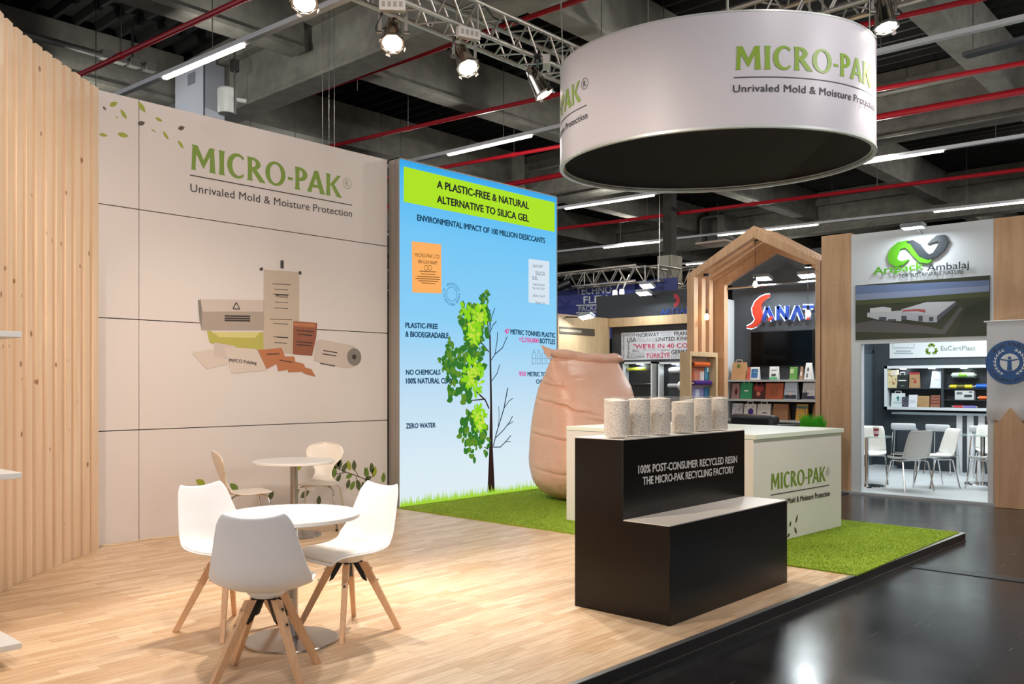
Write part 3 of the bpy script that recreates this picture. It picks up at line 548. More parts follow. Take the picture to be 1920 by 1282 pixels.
# jars of granules
gran = M('plastic_granules', (206, 196, 184), .6)
def _gr():
    N, L, b = nodes(gran); mp = coords(N, L, (1, 1, 1)); v = add(N, 'ShaderNodeTexVoronoi', i_Scale=150.); L.new(mp.outputs[0], v.inputs[0])
    r = ramp(N, [(0, (246, 238, 228)), (.5, (236, 226, 214)), (.95, (160, 144, 128))]); L.new(v.outputs['Distance'], r.inputs[0]); L.new(r.outputs[0], b.inputs['Base Color'])
    g = add(N, 'ShaderNodeMath', operation='SUBTRACT'); g.inputs[0].default_value = 1.; L.new(v.outputs['Distance'], g.inputs[1]); bump(N, L, b, g.outputs[0], .7, .003)
_gr()
acr = glass('clear_acrylic', (190, 196, 196), .07, .02)
JARS = [(1152, 3.43, .073, .264, .247, 'clear jar of pale granules, rear one of the overlapping pair at the left end'), (1159, 3.275, .074, .264, .242, 'clear jar of pale granules at the left end in front of another jar'), (1198, 3.275, .077, .264, .248, 'clear jar of granules, second from the left in the front row'), (1237, 3.275, .077, .264, .250, 'clear jar of granules left of the gap in the row'),
        (1280, 3.275, .082, .258, .222, 'lower filled clear jar of granules just right of the gap'), (1297, 3.455, .068, .258, .226, 'clear jar mostly hidden behind the lower filled jar'), (1317, 3.275, .068, .258, .241, 'clear jar of granules, second from the right end of the row'), (1348, 3.275, .068, .258, .243, 'clear jar of granules at the right end of the plinth')]
for px, y_, r_, h_, f_, lab in JARS:
    q = Yp(px, 810, y_); j = thing('granule_jar', lab, 'jar', (q.x, y_, PZ2), 0, 'jars of granules on the plinth')
    m = MB().lathe([(.001, .001), (r_, .001), (r_, h_), (r_-.003, h_), (r_-.003, .008), (.001, .008)], n=36, caps=False); m.box(-.0015, .0015, -r_-.001, -r_+.001, .002, .02); m.build('jar_wall', acr, j, world=False)
    MB().lathe([(.001, .009), (r_-.0045, .009), (r_-.0045, f_-.004), (r_-.012, f_), (.001, f_+.006)], n=36, caps=False).build('granules', gran, j, world=False)
# ================================================================== INFLATED KRAFT BAG
bagm = noisy('bag_film', (228, 182, 158), (220, 170, 146), 2.5, .38, 0., 4.)
def _bag():
    N, L, b = nodes(bagm); mp = coords(N, L, (2, 2, 9)); n1 = add(N, 'ShaderNodeTexNoise', i_Scale=2.2, i_Detail=4., i_Distortion=.8); L.new(mp.outputs[0], n1.inputs[0]); bump(N, L, b, n1.outputs[0], .2, .02)
_bag()
BA = math.radians(-7); bg = thing('inflated_bag', 'huge inflated pinkish kraft sachet bag standing on the grass behind the counter', 'inflatable bag', (8.80, 6.76, .013), BA)
def pch(v, xs, ys):
    i = min(max(int(np.searchsorted(xs, v))-1, 0), len(xs)-2); h = xs[i+1]-xs[i]; t = (v-xs[i])/h
    def sl(j): return 0. if j < 0 or j > len(xs)-2 else (ys[j+1]-ys[j])/(xs[j+1]-xs[j])
    m0 = (sl(i-1)+sl(i))/2 if i else sl(0); m1 = (sl(i)+sl(i+1))/2 if i < len(xs)-2 else sl(i); a, b = t*t*t, t*t
    return (2*a-3*b+1)*ys[i]+(a-2*b+t)*h*m0+(-2*a+3*b)*ys[i+1]+(a-b)*h*m1
def bag_pt(t, v):   # t round, v height 0..1
    z = v; W_ = pch(v, [0, .03, .10, .20, .38, .6, .8, .92, 1.], [.34, .50, .65, .705, .69, .67, .655, .65, .65]); D_ = pch(v, [0, .03, .10, .22, .38, .55, .72, .86, .95, 1.], [.22, .38, .50, .55, .52, .45, .36, .24, .11, .03])
    e = np.interp(v, [0, .3, .8, 1], [.72, .56, .50, .8]); c_, s_ = math.cos(t), math.sin(t)
    x = W_*math.copysign(abs(c_)**e, c_); y = D_*math.copysign(abs(s_)**e, s_)
    return x, y, z
rows = []; NV, NT = 160, 240; HB = 1.76
CREASE = [(.885, 3.95, .30, .022, .012, -.9), (.86, 3.05, .35, .02, .010, .3), (.20, 3.5, .55, .014, .010, .10), (.13, 3.9, .45, .012, .010, -.06), (.43, 3.55, .85, .030, .008, .13), (.655, 3.7, .80, .034, .008, .16), (.80, 3.45, .50, .030, .008, .08), (.84, 4.1, .45, .020, .008, -.10), (.30, 4.4, .40, .010, .008, .05), (.10, 4.6, .5, .012, .010, .12), (.56, 4.6, .35, .010, .008, .08), (.50, 1.2, .8, .02, .01, .1), (.7, .6, .7, .02, .01, -.1)]
for i in range(NV+1):
    v = i/NV; r_ = []
    for k in range(NT):
        t = 2*PI*k/NT; x, y, z = bag_pt(t, v); rad = math.hypot(x, y); dr = 0.; side = math.cos(t)
        for zc, tc_, tw, am, wd, sl in CREASE:
            a_ = (t-tc_+PI) % (2*PI)-PI; q = v-(zc-sl*a_*.4+.006*math.sin(9*t)); lo_ = math.exp(-(a_/tw)**4)
            dr -= .8*am*lo_*math.exp(-(q/wd)**2); dr += .30*am*lo_*math.exp(-((q-3.*wd)/(2.4*wd))**2)
        if v < .2: dr += (.006*math.sin(15*t+40*v)+.004*math.sin(33*t-60*v))*(1-v/.2)
        dr += .010*math.sin(2*t+5*v)+.006*math.sin(5*t-9*v)
        if v > .8:
            g_ = (v-.8)/.2; x *= 1-.08*g_*abs(side)**6
        f_ = 1+dr/max(rad, .1)
        r_.append((x*f_-.02*v, y*f_+.02*v*v, z*HB))
    rows.append(r_)
m = MB(); m.grid(rows, closed=True); m.poly(rows[0][::-1]); m.build('bag_body', bagm, bg, world=False, smooth=60)
# rolled top seam with a pointed ear at the left end
m = MB(); pts = []; rad = []
for k in range(41):
    q = k/40; x = -.74+1.42*q; z = HB+.05-.06*q+.010*math.sin(9*q)+.006*math.sin(23*q); y = .02*math.sin(7*q)
    pts.append((x, y, z)); rad.append(max(.006, min(.062, .062)*min(1, (q+.02)*6, (1.03-q)*9)*(1+.10*math.sin(31*q))))
m.tube(pts, rad, 14); a0 = pts[2]
m.addv([(-.80, .0, HB+.15), (-.66, -.05, HB+.10), (-.64, .05, HB+.03), (-.68, -.02, HB-.03)], [(0, 1, 2), (0, 2, 3), (0, 3, 1), (1, 3, 2)]); m.build('rolled_seam', bagm, bg, world=False, smooth=70)
# ================================================================== HANGING RING SIGN
RC, RA, RB, RT, RZ0, RZ1 = Vector((7.609, 4.321, 0)), 1.488, 1.235, -1.127, 3.587, 4.565
def ept(t, off=0.):
    a_, b_ = RA+off, RB+off; x, y = a_*math.cos(t), b_*math.sin(t); c_, s_ = math.cos(RT), math.sin(RT); return Vector((RC.x+x*c_-y*s_, RC.y+x*s_+y*c_, 0))
rg = thing('hanging_ring_sign', 'large white oval ring sign with green company name hung over the counter', 'hanging sign', (RC.x, RC.y, RZ0))
NTR = 160; tt = [2*PI*k/NTR for k in range(NTR)]
def band(o, z0, z1): return [[ept(t, o)+Vector((0, 0, z)) for t in tt] for z in (z0, z1)]
MB().grid(band(0, RZ0+.02, RZ1-.012), closed=True).build('printed_banner', M('banner_fabric', (204, 200, 206), .42, spec=.5), rg)
m = MB(); m.grid([r for r in band(-.012, RZ1-.012, RZ0+.02)], closed=True); m.build('inner_liner', M('liner_dark', (62, 63, 60), .85), rg)
def rim(m, z0, z1, o0, o1):
    r4 = [[ept(t, o)+Vector((0, 0, z)) for t in tt] for o, z in ((o1, z0), (o1, z1), (o0, z1), (o0, z0), (o1, z0))]; m.grid(r4, closed=True)
m = MB(); rim(m, RZ0, RZ0+.022, -.03, .006); m.build('lower_rim', M('rim_alu', (200, 204, 200), .4, .4), rg); m = MB(); rim(m, RZ0+.03, RZ0+.04, -.045, -.012); rim(m, RZ1-.014, RZ1, -.03, .004); m.build('upper_rim', MATS['rim_alu'], rg)
# near side arc of the ring, left to right
ts = np.linspace(0, 2*PI, 1441); tab = []
for t in ts:
    p = ept(t, .003); d = p.dot(FWD); n_ = Vector((math.cos(t)/RA, math.sin(t)/RB, 0)); n_ = Matrix.Rotation(RT, 3, 'Z')@n_
    if n_.dot(p-EYE*0) < 0: tab.append((HX+F*p.dot(RIGHT)/d, t))
tab.sort(); 
arc = [(tab[0][0], tab[0][1], 0.)]
for i in range(1, len(tab)): arc.append((tab[i][0], tab[i][1], arc[-1][2]+(ept(tab[i][1], .003)-ept(tab[i-1][1], .003)).length))
apx = np.array([q[0] for q in arc]); asx = np.array([q[2] for q in arc]); at = np.unwrap(np.array([q[1] for q in arc]))
dt = (at[-1]-at[0])/(asx[-1]-asx[0])
def at_arc(s):
    if s < 0: return at[0]+s*dt
    if s > asx[-1]: return at[-1]+(s-asx[-1])*dt
    return np.interp(s, asx, at)
def s_of(px): return float(np.interp(px, apx, asx))
def rpt(s, z, off=.004): p = ept(at_arc(s), off); return Vector((p.x, p.y, z))
def zat(px, py): p = ept(np.interp(px, apx, at), .003); return H+(HY-py)/F*p.dot(FWD)
ink = M('banner_ink', (62, 58, 66), .5); bgr = M('banner_green', (132, 164, 40), .4)
def ring_logo(sL, sR, zb, cap, zu, zt_, capt):
    m = MB(); wordmark(m, 'MICRO-PAK', lambda x, y: rpt(sL+(sR-sL)*x, zb+cap*y)); m.build('brand_lettering', bgr, rg)
    W_ = sR-sL; m = MB(); m.grid([[rpt(sL-.01*W_+W_*1.085*k/40, zu-.004) for k in range(41)], [rpt(sL-.01*W_+W_*1.085*k/40, zu+.004) for k in range(41)]])
    m.text('Unrivaled Mold & Moisture Protection', lambda x, y: rpt(sL-.015*W_+W_*1.10*x, zt_+capt*y), .02, 1.04)
    logo_R(m, lambda x, y: rpt(sR+.055*W_+x, zb+cap*.72+y), 0, 0, .052); m.build('tagline_lettering', ink, rg)
z_b = zat(1381, 131); cap = zat(1381, 87)-z_b; sL = s_of(1379); sR = s_of(1632)
ring_logo(sL, sR, z_b, cap, zat(1377, 145.5), zat(1377, 173), zat(1377, 159.5)-zat(1377, 173))
sR2 = s_of(1087); ring_logo(sR2-(sR-sL), sR2, z_b, cap, zat(1377, 145.5), zat(1377, 173), zat(1377, 159.5)-zat(1377, 173))
cabm = M('steel_cable', (170, 168, 156), .4, .7)
for px in (1052, 1364):
    m = MB()
    p = ept(np.interp(px, apx, at), -.01); p.z = RZ1
    for dx in (-.012, .012): m.tube([p+Vector((0, 0, -.02)), p+Vector((dx*.3, 0, .2)), Vector((p.x-.05+dx, p.y+.03, 6.4))], .004, 6)
    m.cyl(p+Vector((0, 0, -.01)), p+Vector((0, 0, .1)), .012, n=8); m.build('suspension_cable', cabm, rg)
for t in (at[0]+2.6, at[-1]-2.6*0+2.2): p = ept(t, -.01); MB().cyl((p.x, p.y, RZ1-.02), (p.x, p.y, 6.4), .005, n=6).build('suspension_cable', cabm, rg)
# ================================================================== LIGHTING TRUSS AND STAGE LAMPS
tal = M('truss_aluminium', (196, 190, 180), .36, .75)
def truss(name, label, p, q, s=.30, rc=.025, rb=.010, step=.36, group='aluminium truss pieces'):
    p = Vector(p); q = Vector(q); d = (q-p).normalized(); L_ = (q-p).length; a = d.cross(Vector((0, 0, 1))).normalized()*s/2; u = Vector((0, 0, s/2))
    t = thing(name, label, 'truss', tuple(p), 0, group); cs = [a+u, a-u, -a-u, -a+u]
    for c in cs: MB().cyl(p+c, q+c, rc, n=12).build('chord', tal, t)
    m = MB(); n = int(L_/step)
    for f in range(4):
        c0_, c1_ = cs[f], cs[(f+1) % 4]
        for k in range(n):
            A_ = p+d*(k*L_/n); B_ = p+d*((k+.5)*L_/n); C_ = p+d*((k+1)*L_/n); m.cyl(A_+c0_, B_+c1_, rb, n=6, caps=False); m.cyl(B_+c1_, C_+c0_, rb, n=6, caps=False)
        for k in range(0, n+1, 4): m.cyl(p+d*(k*L_/n)+c0_, p+d*(k*L_/n)+c1_, rb, n=6, caps=False)
    m.build('lacing', tal, t)
    for k in range(max(1, int(L_/2.4))):
        g = p+d*(.35+k*2.4); near = any(abs(g.x-q_) < .75 for q_ in (-1.2, 7.78, 16.78, 25.78)); MB().cyl(g+u, (g.x, g.y, 5.98 if near else 7.32), .006, n=6).build("hanger", STEEL, t)
    return t
TY = 6.18; TZ = 5.045
truss('lighting_truss', 'aluminium box truss with a row of stage spotlights left of the ring sign', (-1.2, TY, TZ), (7.92, TY, TZ))
truss('lighting_truss', 'aluminium box truss crossing behind the top of the ring sign', (8.09, 6.36, TZ), (8.09, .6, TZ))
m = MB()
cabl = []
for k in range(60): x = 4.2+k*.06; cabl.append((x, TY-.13+.03*math.sin(k*.9), TZ+.19-.10*abs(math.sin(k*.21))))
o = MB().tube(cabl, .008, 6).build('power_cable', BLACK); tag(o, 'black power cable draped along the spotlight truss', 'cable')
lens_m = emis('lamp_glow', (255, 240, 222), 14.); wht_box = M('ballast_white', (206, 202, 196), .5)
chm = M('par_chrome', (206, 200, 192), .16, 1.)
def stage_lamp(lens, to, label, power, angle=52, box=True, col=(1, .89, .77), drop=.25):
    lens = Vector(lens); d = (Vector(to)-lens).normalized(); loc = lens-d*.118+Vector((0, 0, drop)); t = thing('stage_spotlight', label, 'spotlight', tuple(loc), 0, 'stage spotlights on the truss')
    piv = loc+Vector((0, 0, -drop)); sd = d.cross(Vector((0, 0, 1))).normalized(); up = sd.cross(d)
    m = MB().cyl(loc+Vector((0, 0, .03)), loc+Vector((0, 0, -.05)), .03, n=12); m.cyl(loc+sd*.05, loc-sd*.05, .035, n=12); m.build('clamp', BLACK, t)
    m = MB(); w_ = .115
    m.bar(loc-sd*w_+Vector((0, 0, -.06)), loc+sd*w_+Vector((0, 0, -.06)), .03, .008)
    for s_ in (-1, 1): m.bar(loc+sd*w_*s_+Vector((0, 0, -.06)), piv+sd*w_*s_, .008, .03, up=sd); m.cyl(piv+sd*(w_-.02)*s_, piv+sd*(w_+.03)*s_, .02, n=10)
    m.build('yoke', M('yoke_steel', (120, 116, 110), .4, .8), t)
    if box:
        h = Vector((d.x, d.y, 0)).normalized(); c = loc+h*.09+Vector((0, 0, -.045)); bxm = MB()
        A_ = [c+sd*i*.115+h*j*.035+Vector((0, 0, -.05)) for i, j in ((-1, -1), (1, -1), (1, 1), (-1, 1))]; 
        if (A_[1]-A_[0]).cross(A_[3]-A_[0]).z < 0: A_ = A_[::-1]
        bxm.hexa(A_, [x+Vector((0, 0, .10)) for x in A_]); bo = bxm.build('ballast_box', wht_box, t, bevel=.006)
        m = MB(); 
        for k in range(4):
            cc = c+h*.0365+sd*(-.075+.05*k); m.poly([cc+sd*.015+Vector((0, 0, -.024)), cc-sd*.015+Vector((0, 0, -.024)), cc-sd*.015+Vector((0, 0, .024)), cc+sd*.015+Vector((0, 0, .024))])
        m.build('vent_plate', M('vent_grey', (158, 152, 144), .5), bo)
    back = piv-d*.15; front = piv+d*.13
    m = MB(); rows = []
    for a_, r_ in ((-.17, .012), (-.165, .05), (-.14, .066), (-.06, .074), (.0, .080), (.07, .088), (.125, .096), (.14, .098), (.14, .088), (.10, .085)):
        rows.append([piv+d*a_+(sd*math.cos(2*PI*k/28)+up*math.sin(2*PI*k/28))*r_ for k in range(28)])
    m.grid(rows, closed=True); m.poly(rows[0]); m.build('housing', chm, t, smooth=35)
    m = MB().disc(piv+d*.118, sd, up, .087, 28); m.build('lens', lens_m, t)
    m = MB(); c = piv+d*.145
    for k in range(8):
        t0, t1_ = 2*PI*(k+.5)/8, 2*PI*(k+1.5)/8; m.bar(c+(sd*math.cos(t0)+up*math.sin(t0))*.106, c+(sd*math.cos(t1_)+up*math.sin(t1_))*.106, .012, .02, up=d)
    for k in (0, 2, 4, 6): t0 = 2*PI*k/8+PI/8; m.bar(c+(sd*math.cos(t0)+up*math.sin(t0))*.106, c+(sd*math.cos(t0)+up*math.sin(t0))*.120+d*.03, .04, .006, up=d)
    m.build('filter_frame', STEEL, t)
    m = MB(); m.tube([loc+sd*.06, loc+sd*.15+Vector((0, 0, -.2)), piv+sd*.15-up*.02, back+up*.02], .007, 6); m.build('lead', BLACK, t)
    spot('stage_or_fill_light', tuple(piv+d*.16), tuple(to), power, angle, col, .07); return t
ZL = TZ-.15-.02
LP = lambda px, py: Yp(px, py, 5.97)
stage_lamp(LP(571, 2), (2.9, 4.3, .6), 'stage spotlight cut by the top edge at the left of the truss row', 520, 50)
stage_lamp(LP(736, 78), (3.2, 4.1, .5), 'chrome stage spotlight leftmost of the three whole ones on the truss', 360, 60)
stage_lamp(LP(876, 124), (4.9, 3.2, .3), 'chrome stage spotlight, middle one of the three on the truss', 430, 62)
stage_lamp(LP(1018, 172), (8.4, 4.3, .6), 'chrome stage spotlight closest to the hanging ring sign on the left', 520, 60)
stage_lamp(Xp(1661, 46, 7.95), (7.3, 1.9, .0), 'chrome stage spotlight hanging above the right side of the ring sign', 330, 70, True, (1, .92, .86))
# ------------------------------------------------------------------ hall trunking lights
rail = M('trunking_rail', (228, 231, 234), .45, 0.); tube_m = emis('fluorescent_tube', (255, 244, 226), 9.)
def trunk_line(x0, y0, k, ya, yb, lit, label):
    X_ = lambda y: x0+k*(y-y0); t = thing('trunking_light', label, 'ceiling light', (X_(ya), ya, 5.6), 0, 'long trunking lights under the hall ceiling')
    MB().bar((X_(ya), ya, 5.63), (X_(yb), yb, 5.63), .085, .06).build('rail', rail, t)
    for a_, b_ in lit: MB().bar((X_(a_), a_, 5.585), (X_(b_), b_, 5.585), .06, .03).build('tube_lamp', tube_m, t)
    y = ya+.7
    while y < yb: MB().cyl((X_(y), y, 5.66), (X_(y), y, 7.2 if all(abs(X_(y)-g) > .6 for g in (-1.2, 7.78, 16.78, 25.78)) else 5.99), .006, n=6).build('hanger', STEEL, t); y += 3.1
trunk_line(5.66, 9.7, -.058, .3, 33, [(9.63, 11.45), (13.3, 15.1)], 'long trunking light over the left part of the printed wall')
trunk_line(11.0, 8.9, -.048, -6, 33, [(9.6, 11.5)], 'long trunking light running just behind the hanging ring sign')
trunk_line(16.56, 5.5, -.063, -6, 33, [(4.82, 6.9), (10.64, 13.0)], 'trunking light lit at the right under the ring sign edge')
trunk_line(22.1, 9.4, -.095, -4, 33, [(2.0, 6.7), (9.46, 12.2), (14.0, 15.87)], 'trunking light passing over the timber gable booth')
trunk_line(26.5, 15.4, -.10, 0, 33, [(4., 6.), (9., 12.), (14.6, 16.)], 'farthest trunking light low above the back booths')
# unlit short tray near the right edge
o = MB().bar((11.87, 3.2, 5.55), (11.6, .5, 5.55), .16, .05).build('cable_tray', M('tray_grey', (96, 96, 98), .5, .6)); tag(o, 'short dark cable tray hanging at the upper right of the hall', 'cable tray')
MB().cyl((11.85, 3.1, 5.57), (11.85, 3.1, 7.2), .006, n=6).build('hanger', STEEL, o); MB().cyl((11.72, 1.4, 5.57), (11.72, 1.4, 7.2), .006, n=6).build('hanger', STEEL, o)
# sprinkler pipes
redp = M('sprinkler_red', (178, 22, 38), .4)
def pipe(a, b, r, label, ext=(6, 12), z=5.86):
    a = Vector((*a, z)); b = Vector((*b, z)); d = (b-a).normalized(); p = a-d*ext[0]; q = b+d*ext[1]
    t = thing('sprinkler_pipe', label, 'pipe', tuple(p), 0, 'red sprinkler pipes under the ceiling')
    MB().cyl(p, q, r, n=10).build('pipe_run', redp, t); L_ = (q-p).length; k = 1.2
    while k < L_: g = p+d*k; MB().cyl(g-d*.05, g+d*.05, r*1.25, n=10).build('coupling', redp, t); k += 2.9
    k = 1.2
    while k < L_: 
        g = p+d*k
        if all(abs(g.x-q_) > .75 for q_ in (-1.2, 7.78, 16.78, 25.78)): MB().cyl(g, (g.x, g.y, 7.2), .007, n=6).build('hanger_rod', STEEL, t)
        else: MB().cyl(g, (g.x, g.y, 5.99), .007, n=6).build('hanger_rod', STEEL, t)
        k += 2.9
pipe((5.055, 12.8), (5.31, 9.2), .037, 'red sprinkler pipe crossing high above the slatted pine wall')
pipe((8.33, 12.0), (8.50, 7.7), .034, 'red sprinkler pipe tucked along the wide girder by the spotlights', (3, 9), 6.2)
pipe((9.70, 13.4), (10.85, 4.0), .034, 'red sprinkler pipe passing behind the spotlights into the ring sign', (8, 8))
pipe((12.17, 13.2), (13.62, 2.9), .036, 'red sprinkler pipe above the lit trunking lamp by the light box', (8, 8))
pipe((14.2, 13.3), (14.9, 3.2), .055, 'thick red sprinkler pipe lowest of those right of the ring sign', (8, 8))
pipe((19.6, 12.), (20.5, 3.), .045, 'dim red sprinkler pipe beyond the second girder', (8, 8))
# grey conduit over the left, white cabinet, loudspeaker
cp = [Yp(150, 92, 13.9), Yp(215, 110, 13.9), Yp(283, 129, 13.9)]; d = cp[2]-cp[0]
m = MB().cyl(cp[0]-d*1.2, cp[2]+d*.05, .05, n=10); o = m.build('ceiling_duct', M('duct_galvanised', (120, 120, 118), .5, .5)); tag(o, 'grey pipe with junction boxes crossing behind the red pipe at upper left', 'pipe')
for f in (.35, .55, .75, .98): g = cp[0]+d*f; MB().box(g.x-.08, g.x+.08, g.y-.07, g.y+.07, g.z-.05, g.z+.08).build('junction_box', M('box_grey', (140, 138, 132), .6), o)
m = MB(); MB().cyl(cp[2]+Vector((-.3, 0, 0)), cp[2]+Vector((-.3, 0, 1.0)), .02, n=8).build('hanger', STEEL, o)
xa = 7.22; pa, pb = Xp(296, 122, xa), Xp(382, 138, xa); zb_ = 4.6
hv = thing('air_handling_unit', 'white ventilation cabinet fixed to the girder above the printed wall', 'ventilation unit', (7.1, (pa.y+pb.y)/2, zb_))
ym = Xp(328, 118, xa).y; zt_ = Xp(345, 122, xa).z
MB().box(xa, 7.6, pb.y, ym, zb_, zt_).build('cabinet', M('cabinet_white', (206, 212, 224), .5), hv, bevel=.01)
m = MB().box(xa+.02, 7.6, ym, pa.y, zb_, zb_+.03); m.box(xa+.02, 7.6, ym, pa.y, zt_-.03, zt_); m.box(xa+.02, xa+.05, pa.y-.03, pa.y, zb_, zt_); m.box(7.4, 7.6, ym, pa.y, zb_, zt_); m.build('open_frame', M('frame_grey', (150, 154, 160), .5), hv)
m = MB(); 
for k in range(7): m.tube([(xa+.1, ym+.08+.05*k, zt_-.05), (xa+.06, ym+.10+.04*k, zt_-.35-.04*k), (xa+.12, ym+.06+.05*k, zt_-.8)], .018, 6)
m.box(xa+.05, xa+.2, ym+.1, ym+.34, zt_-1.0, zt_-.62); m.build('wiring', M('wiring_grey', (112, 114, 120), .6), hv)
q0, q1 = Xp(352, 140, xa-.004), Xp(366, 155, xa-.004); MB().box(xa-.006, xa, q1.y, q0.y, q1.z, q0.z).build('control_plate', M('plate_grey', (140, 146, 158), .5), hv)
MB().box(xa-.004, xa+.02, pb.y+.0, pb.y+.012, zb_, zt_).build('door_seam', M('seam_grey', (120, 126, 140), .6), hv)
p = Xp(425, 190, 6.9); r_ = .135
sp_o = thing('loudspeaker', 'white cylindrical loudspeaker hanging above the printed wall', 'loudspeaker', (p.x, p.y, p.z-.22)); 
MB().lathe([(.001, -.19), (r_*.93, -.19), (r_, -.17), (r_*1.02, .17), (r_*.9, .195), (.001, .2)], p, 28).build('body', M('speaker_white', (222, 224, 222), .45), sp_o)
m = MB().cyl(p-Vector((0, .10, -.02)), p+RIGHT*.30-Vector((0, .0, -.0)), .035, n=12); m.build('side_stub', MATS['speaker_white'], sp_o)
h = Xp(440, 190, 6.9); m = MB().cyl((h.x, h.y, h.z-.2), (h.x, h.y, 7.2), .015, n=8); m.box(h.x-.05, h.x+.05, h.y-.05, h.y+.05, h.z+.45, h.z+.62); m.build('drop_pole', STEEL, sp_o)
# drop wires over the wall
for k, px in enumerate((605, 617, 627)):
    a = Yp(px, 262, 9.6); o = MB().cyl((a.x, a.y, 4.0), (a.x, a.y, 7.2), .0024, n=6).build('drop_wire', STEEL); tag(o, 'thin steel wire hanging down behind the top of the printed wall', 'wire', 'drop wires behind the wall')
# ================================================================== TABLES
def round_table(label, cx, cy, rt, ht, rb, basemat):
    t = thing('bistro_table', label, 'table', (cx, cy, .0), 0)
    MB().lathe([(.001, ht-.025), (rt-.004, ht-.025), (rt, ht-.021), (rt, ht-.004), (rt-.004, ht), (.001, ht)], n=72).build('tabletop', M('table_white', (236, 236, 234), .3), t, world=False)
    MB().lathe([(.036, .015), (.036, ht-.025)], n=28, caps=False).build('column', STEEL, t, world=False)
    MB().lathe([(.001, 0), (rb, 0), (rb, .006), (rb-.006, .012), (.05, .020), (.042, .035), (.001, .035)], n=64).build('base_plate', basemat, t, world=False)
    MB().lathe([(.10, ht-.032), (.10, ht-.025)], n=20).build('top_plate', STEEL, t, world=False); return t
round_table('white round bistro table in front with three padded chairs around it', 2.81, 4.262, .382, .72, .262, M('base_steel', (176, 170, 164), .22, .95))
round_table('white round bistro table close to the printed wall', 4.775, 7.20, .385, .72, .26, MATS['base_steel'])
# ================================================================== SHELL CHAIRS
shellm = M('chair_shell_white', (240, 241, 244), .38); padm = M('chair_pad_white', (236, 235, 232), .5)
beech = wood('beech_leg', (228, 186, 146), (214, 166, 122), (26, 26, 2.4), .45)
PV = [(0, .235, .424, .165, .00), (.06, .222, .447, .195, .012), (.14, .175, .457, .215, .02), (.28, .06, .450, .228, .030), (.42, -.06, .446, .240, .045), (.52, -.135, .456, .246, .065), (.60, -.185, .492, .246, .080), (.68, -.212, .550, .235, .070), (.78, -.234, .640, .214, .055), (.88, -.254, .735, .192, .042), (.95, -.268, .800, .176, .034), (1., -.277, .835, .158, .028)]
va = np.array(PV)
def cint(v, k):   # smooth interpolation along the profile
    i = min(max(np.searchsorted(va[:, 0], v)-1, 0), len(va)-2); t = (v-va[i, 0])/(va[i+1, 0]-va[i, 0]); p1, p2 = va[i, k], va[i+1, k]
    m1 = (va[min(i+1, len(va)-1), k]-va[max(i-1, 0), k])/(va[min(i+1, len(va)-1), 0]-va[max(i-1, 0), 0])*(va[i+1, 0]-va[i, 0]); m2 = (va[min(i+2, len(va)-1), k]-va[i, k])/(va[min(i+2, len(va)-1), 0]-va[i, 0])*(va[i+1, 0]-va[i, 0])
    h = t*t*t; q = t*t; return (2*h-3*q+1)*p1+(h-2*q+t)*m1+(-2*h+3*q)*p2+(h-q)*m2
def shell_pt(u, v, off=0., ws=1.):
    x, z, w_, cu_ = [cint(v, k) for k in (1, 2, 3, 4)]; e = .01; x2, z2 = cint(min(v+e, 1), 1), cint(min(v+e, 1), 2); x1, z1 = cint(max(v-e, 0), 1), cint(max(v-e, 0), 2)
    tx, tz = x2-x1, z2-z1; L_ = math.hypot(tx, tz) or 1; nx_, nz_ = tz/L_, -tx/L_   # towards the sitter
    if v > .93: z += .022*(abs(u)**2.2)*(v-.93)/.07-.006
    c = cu_*abs(u)**2.6+off; return (x+nx_*c, u*w_*ws, z+nz_*c)
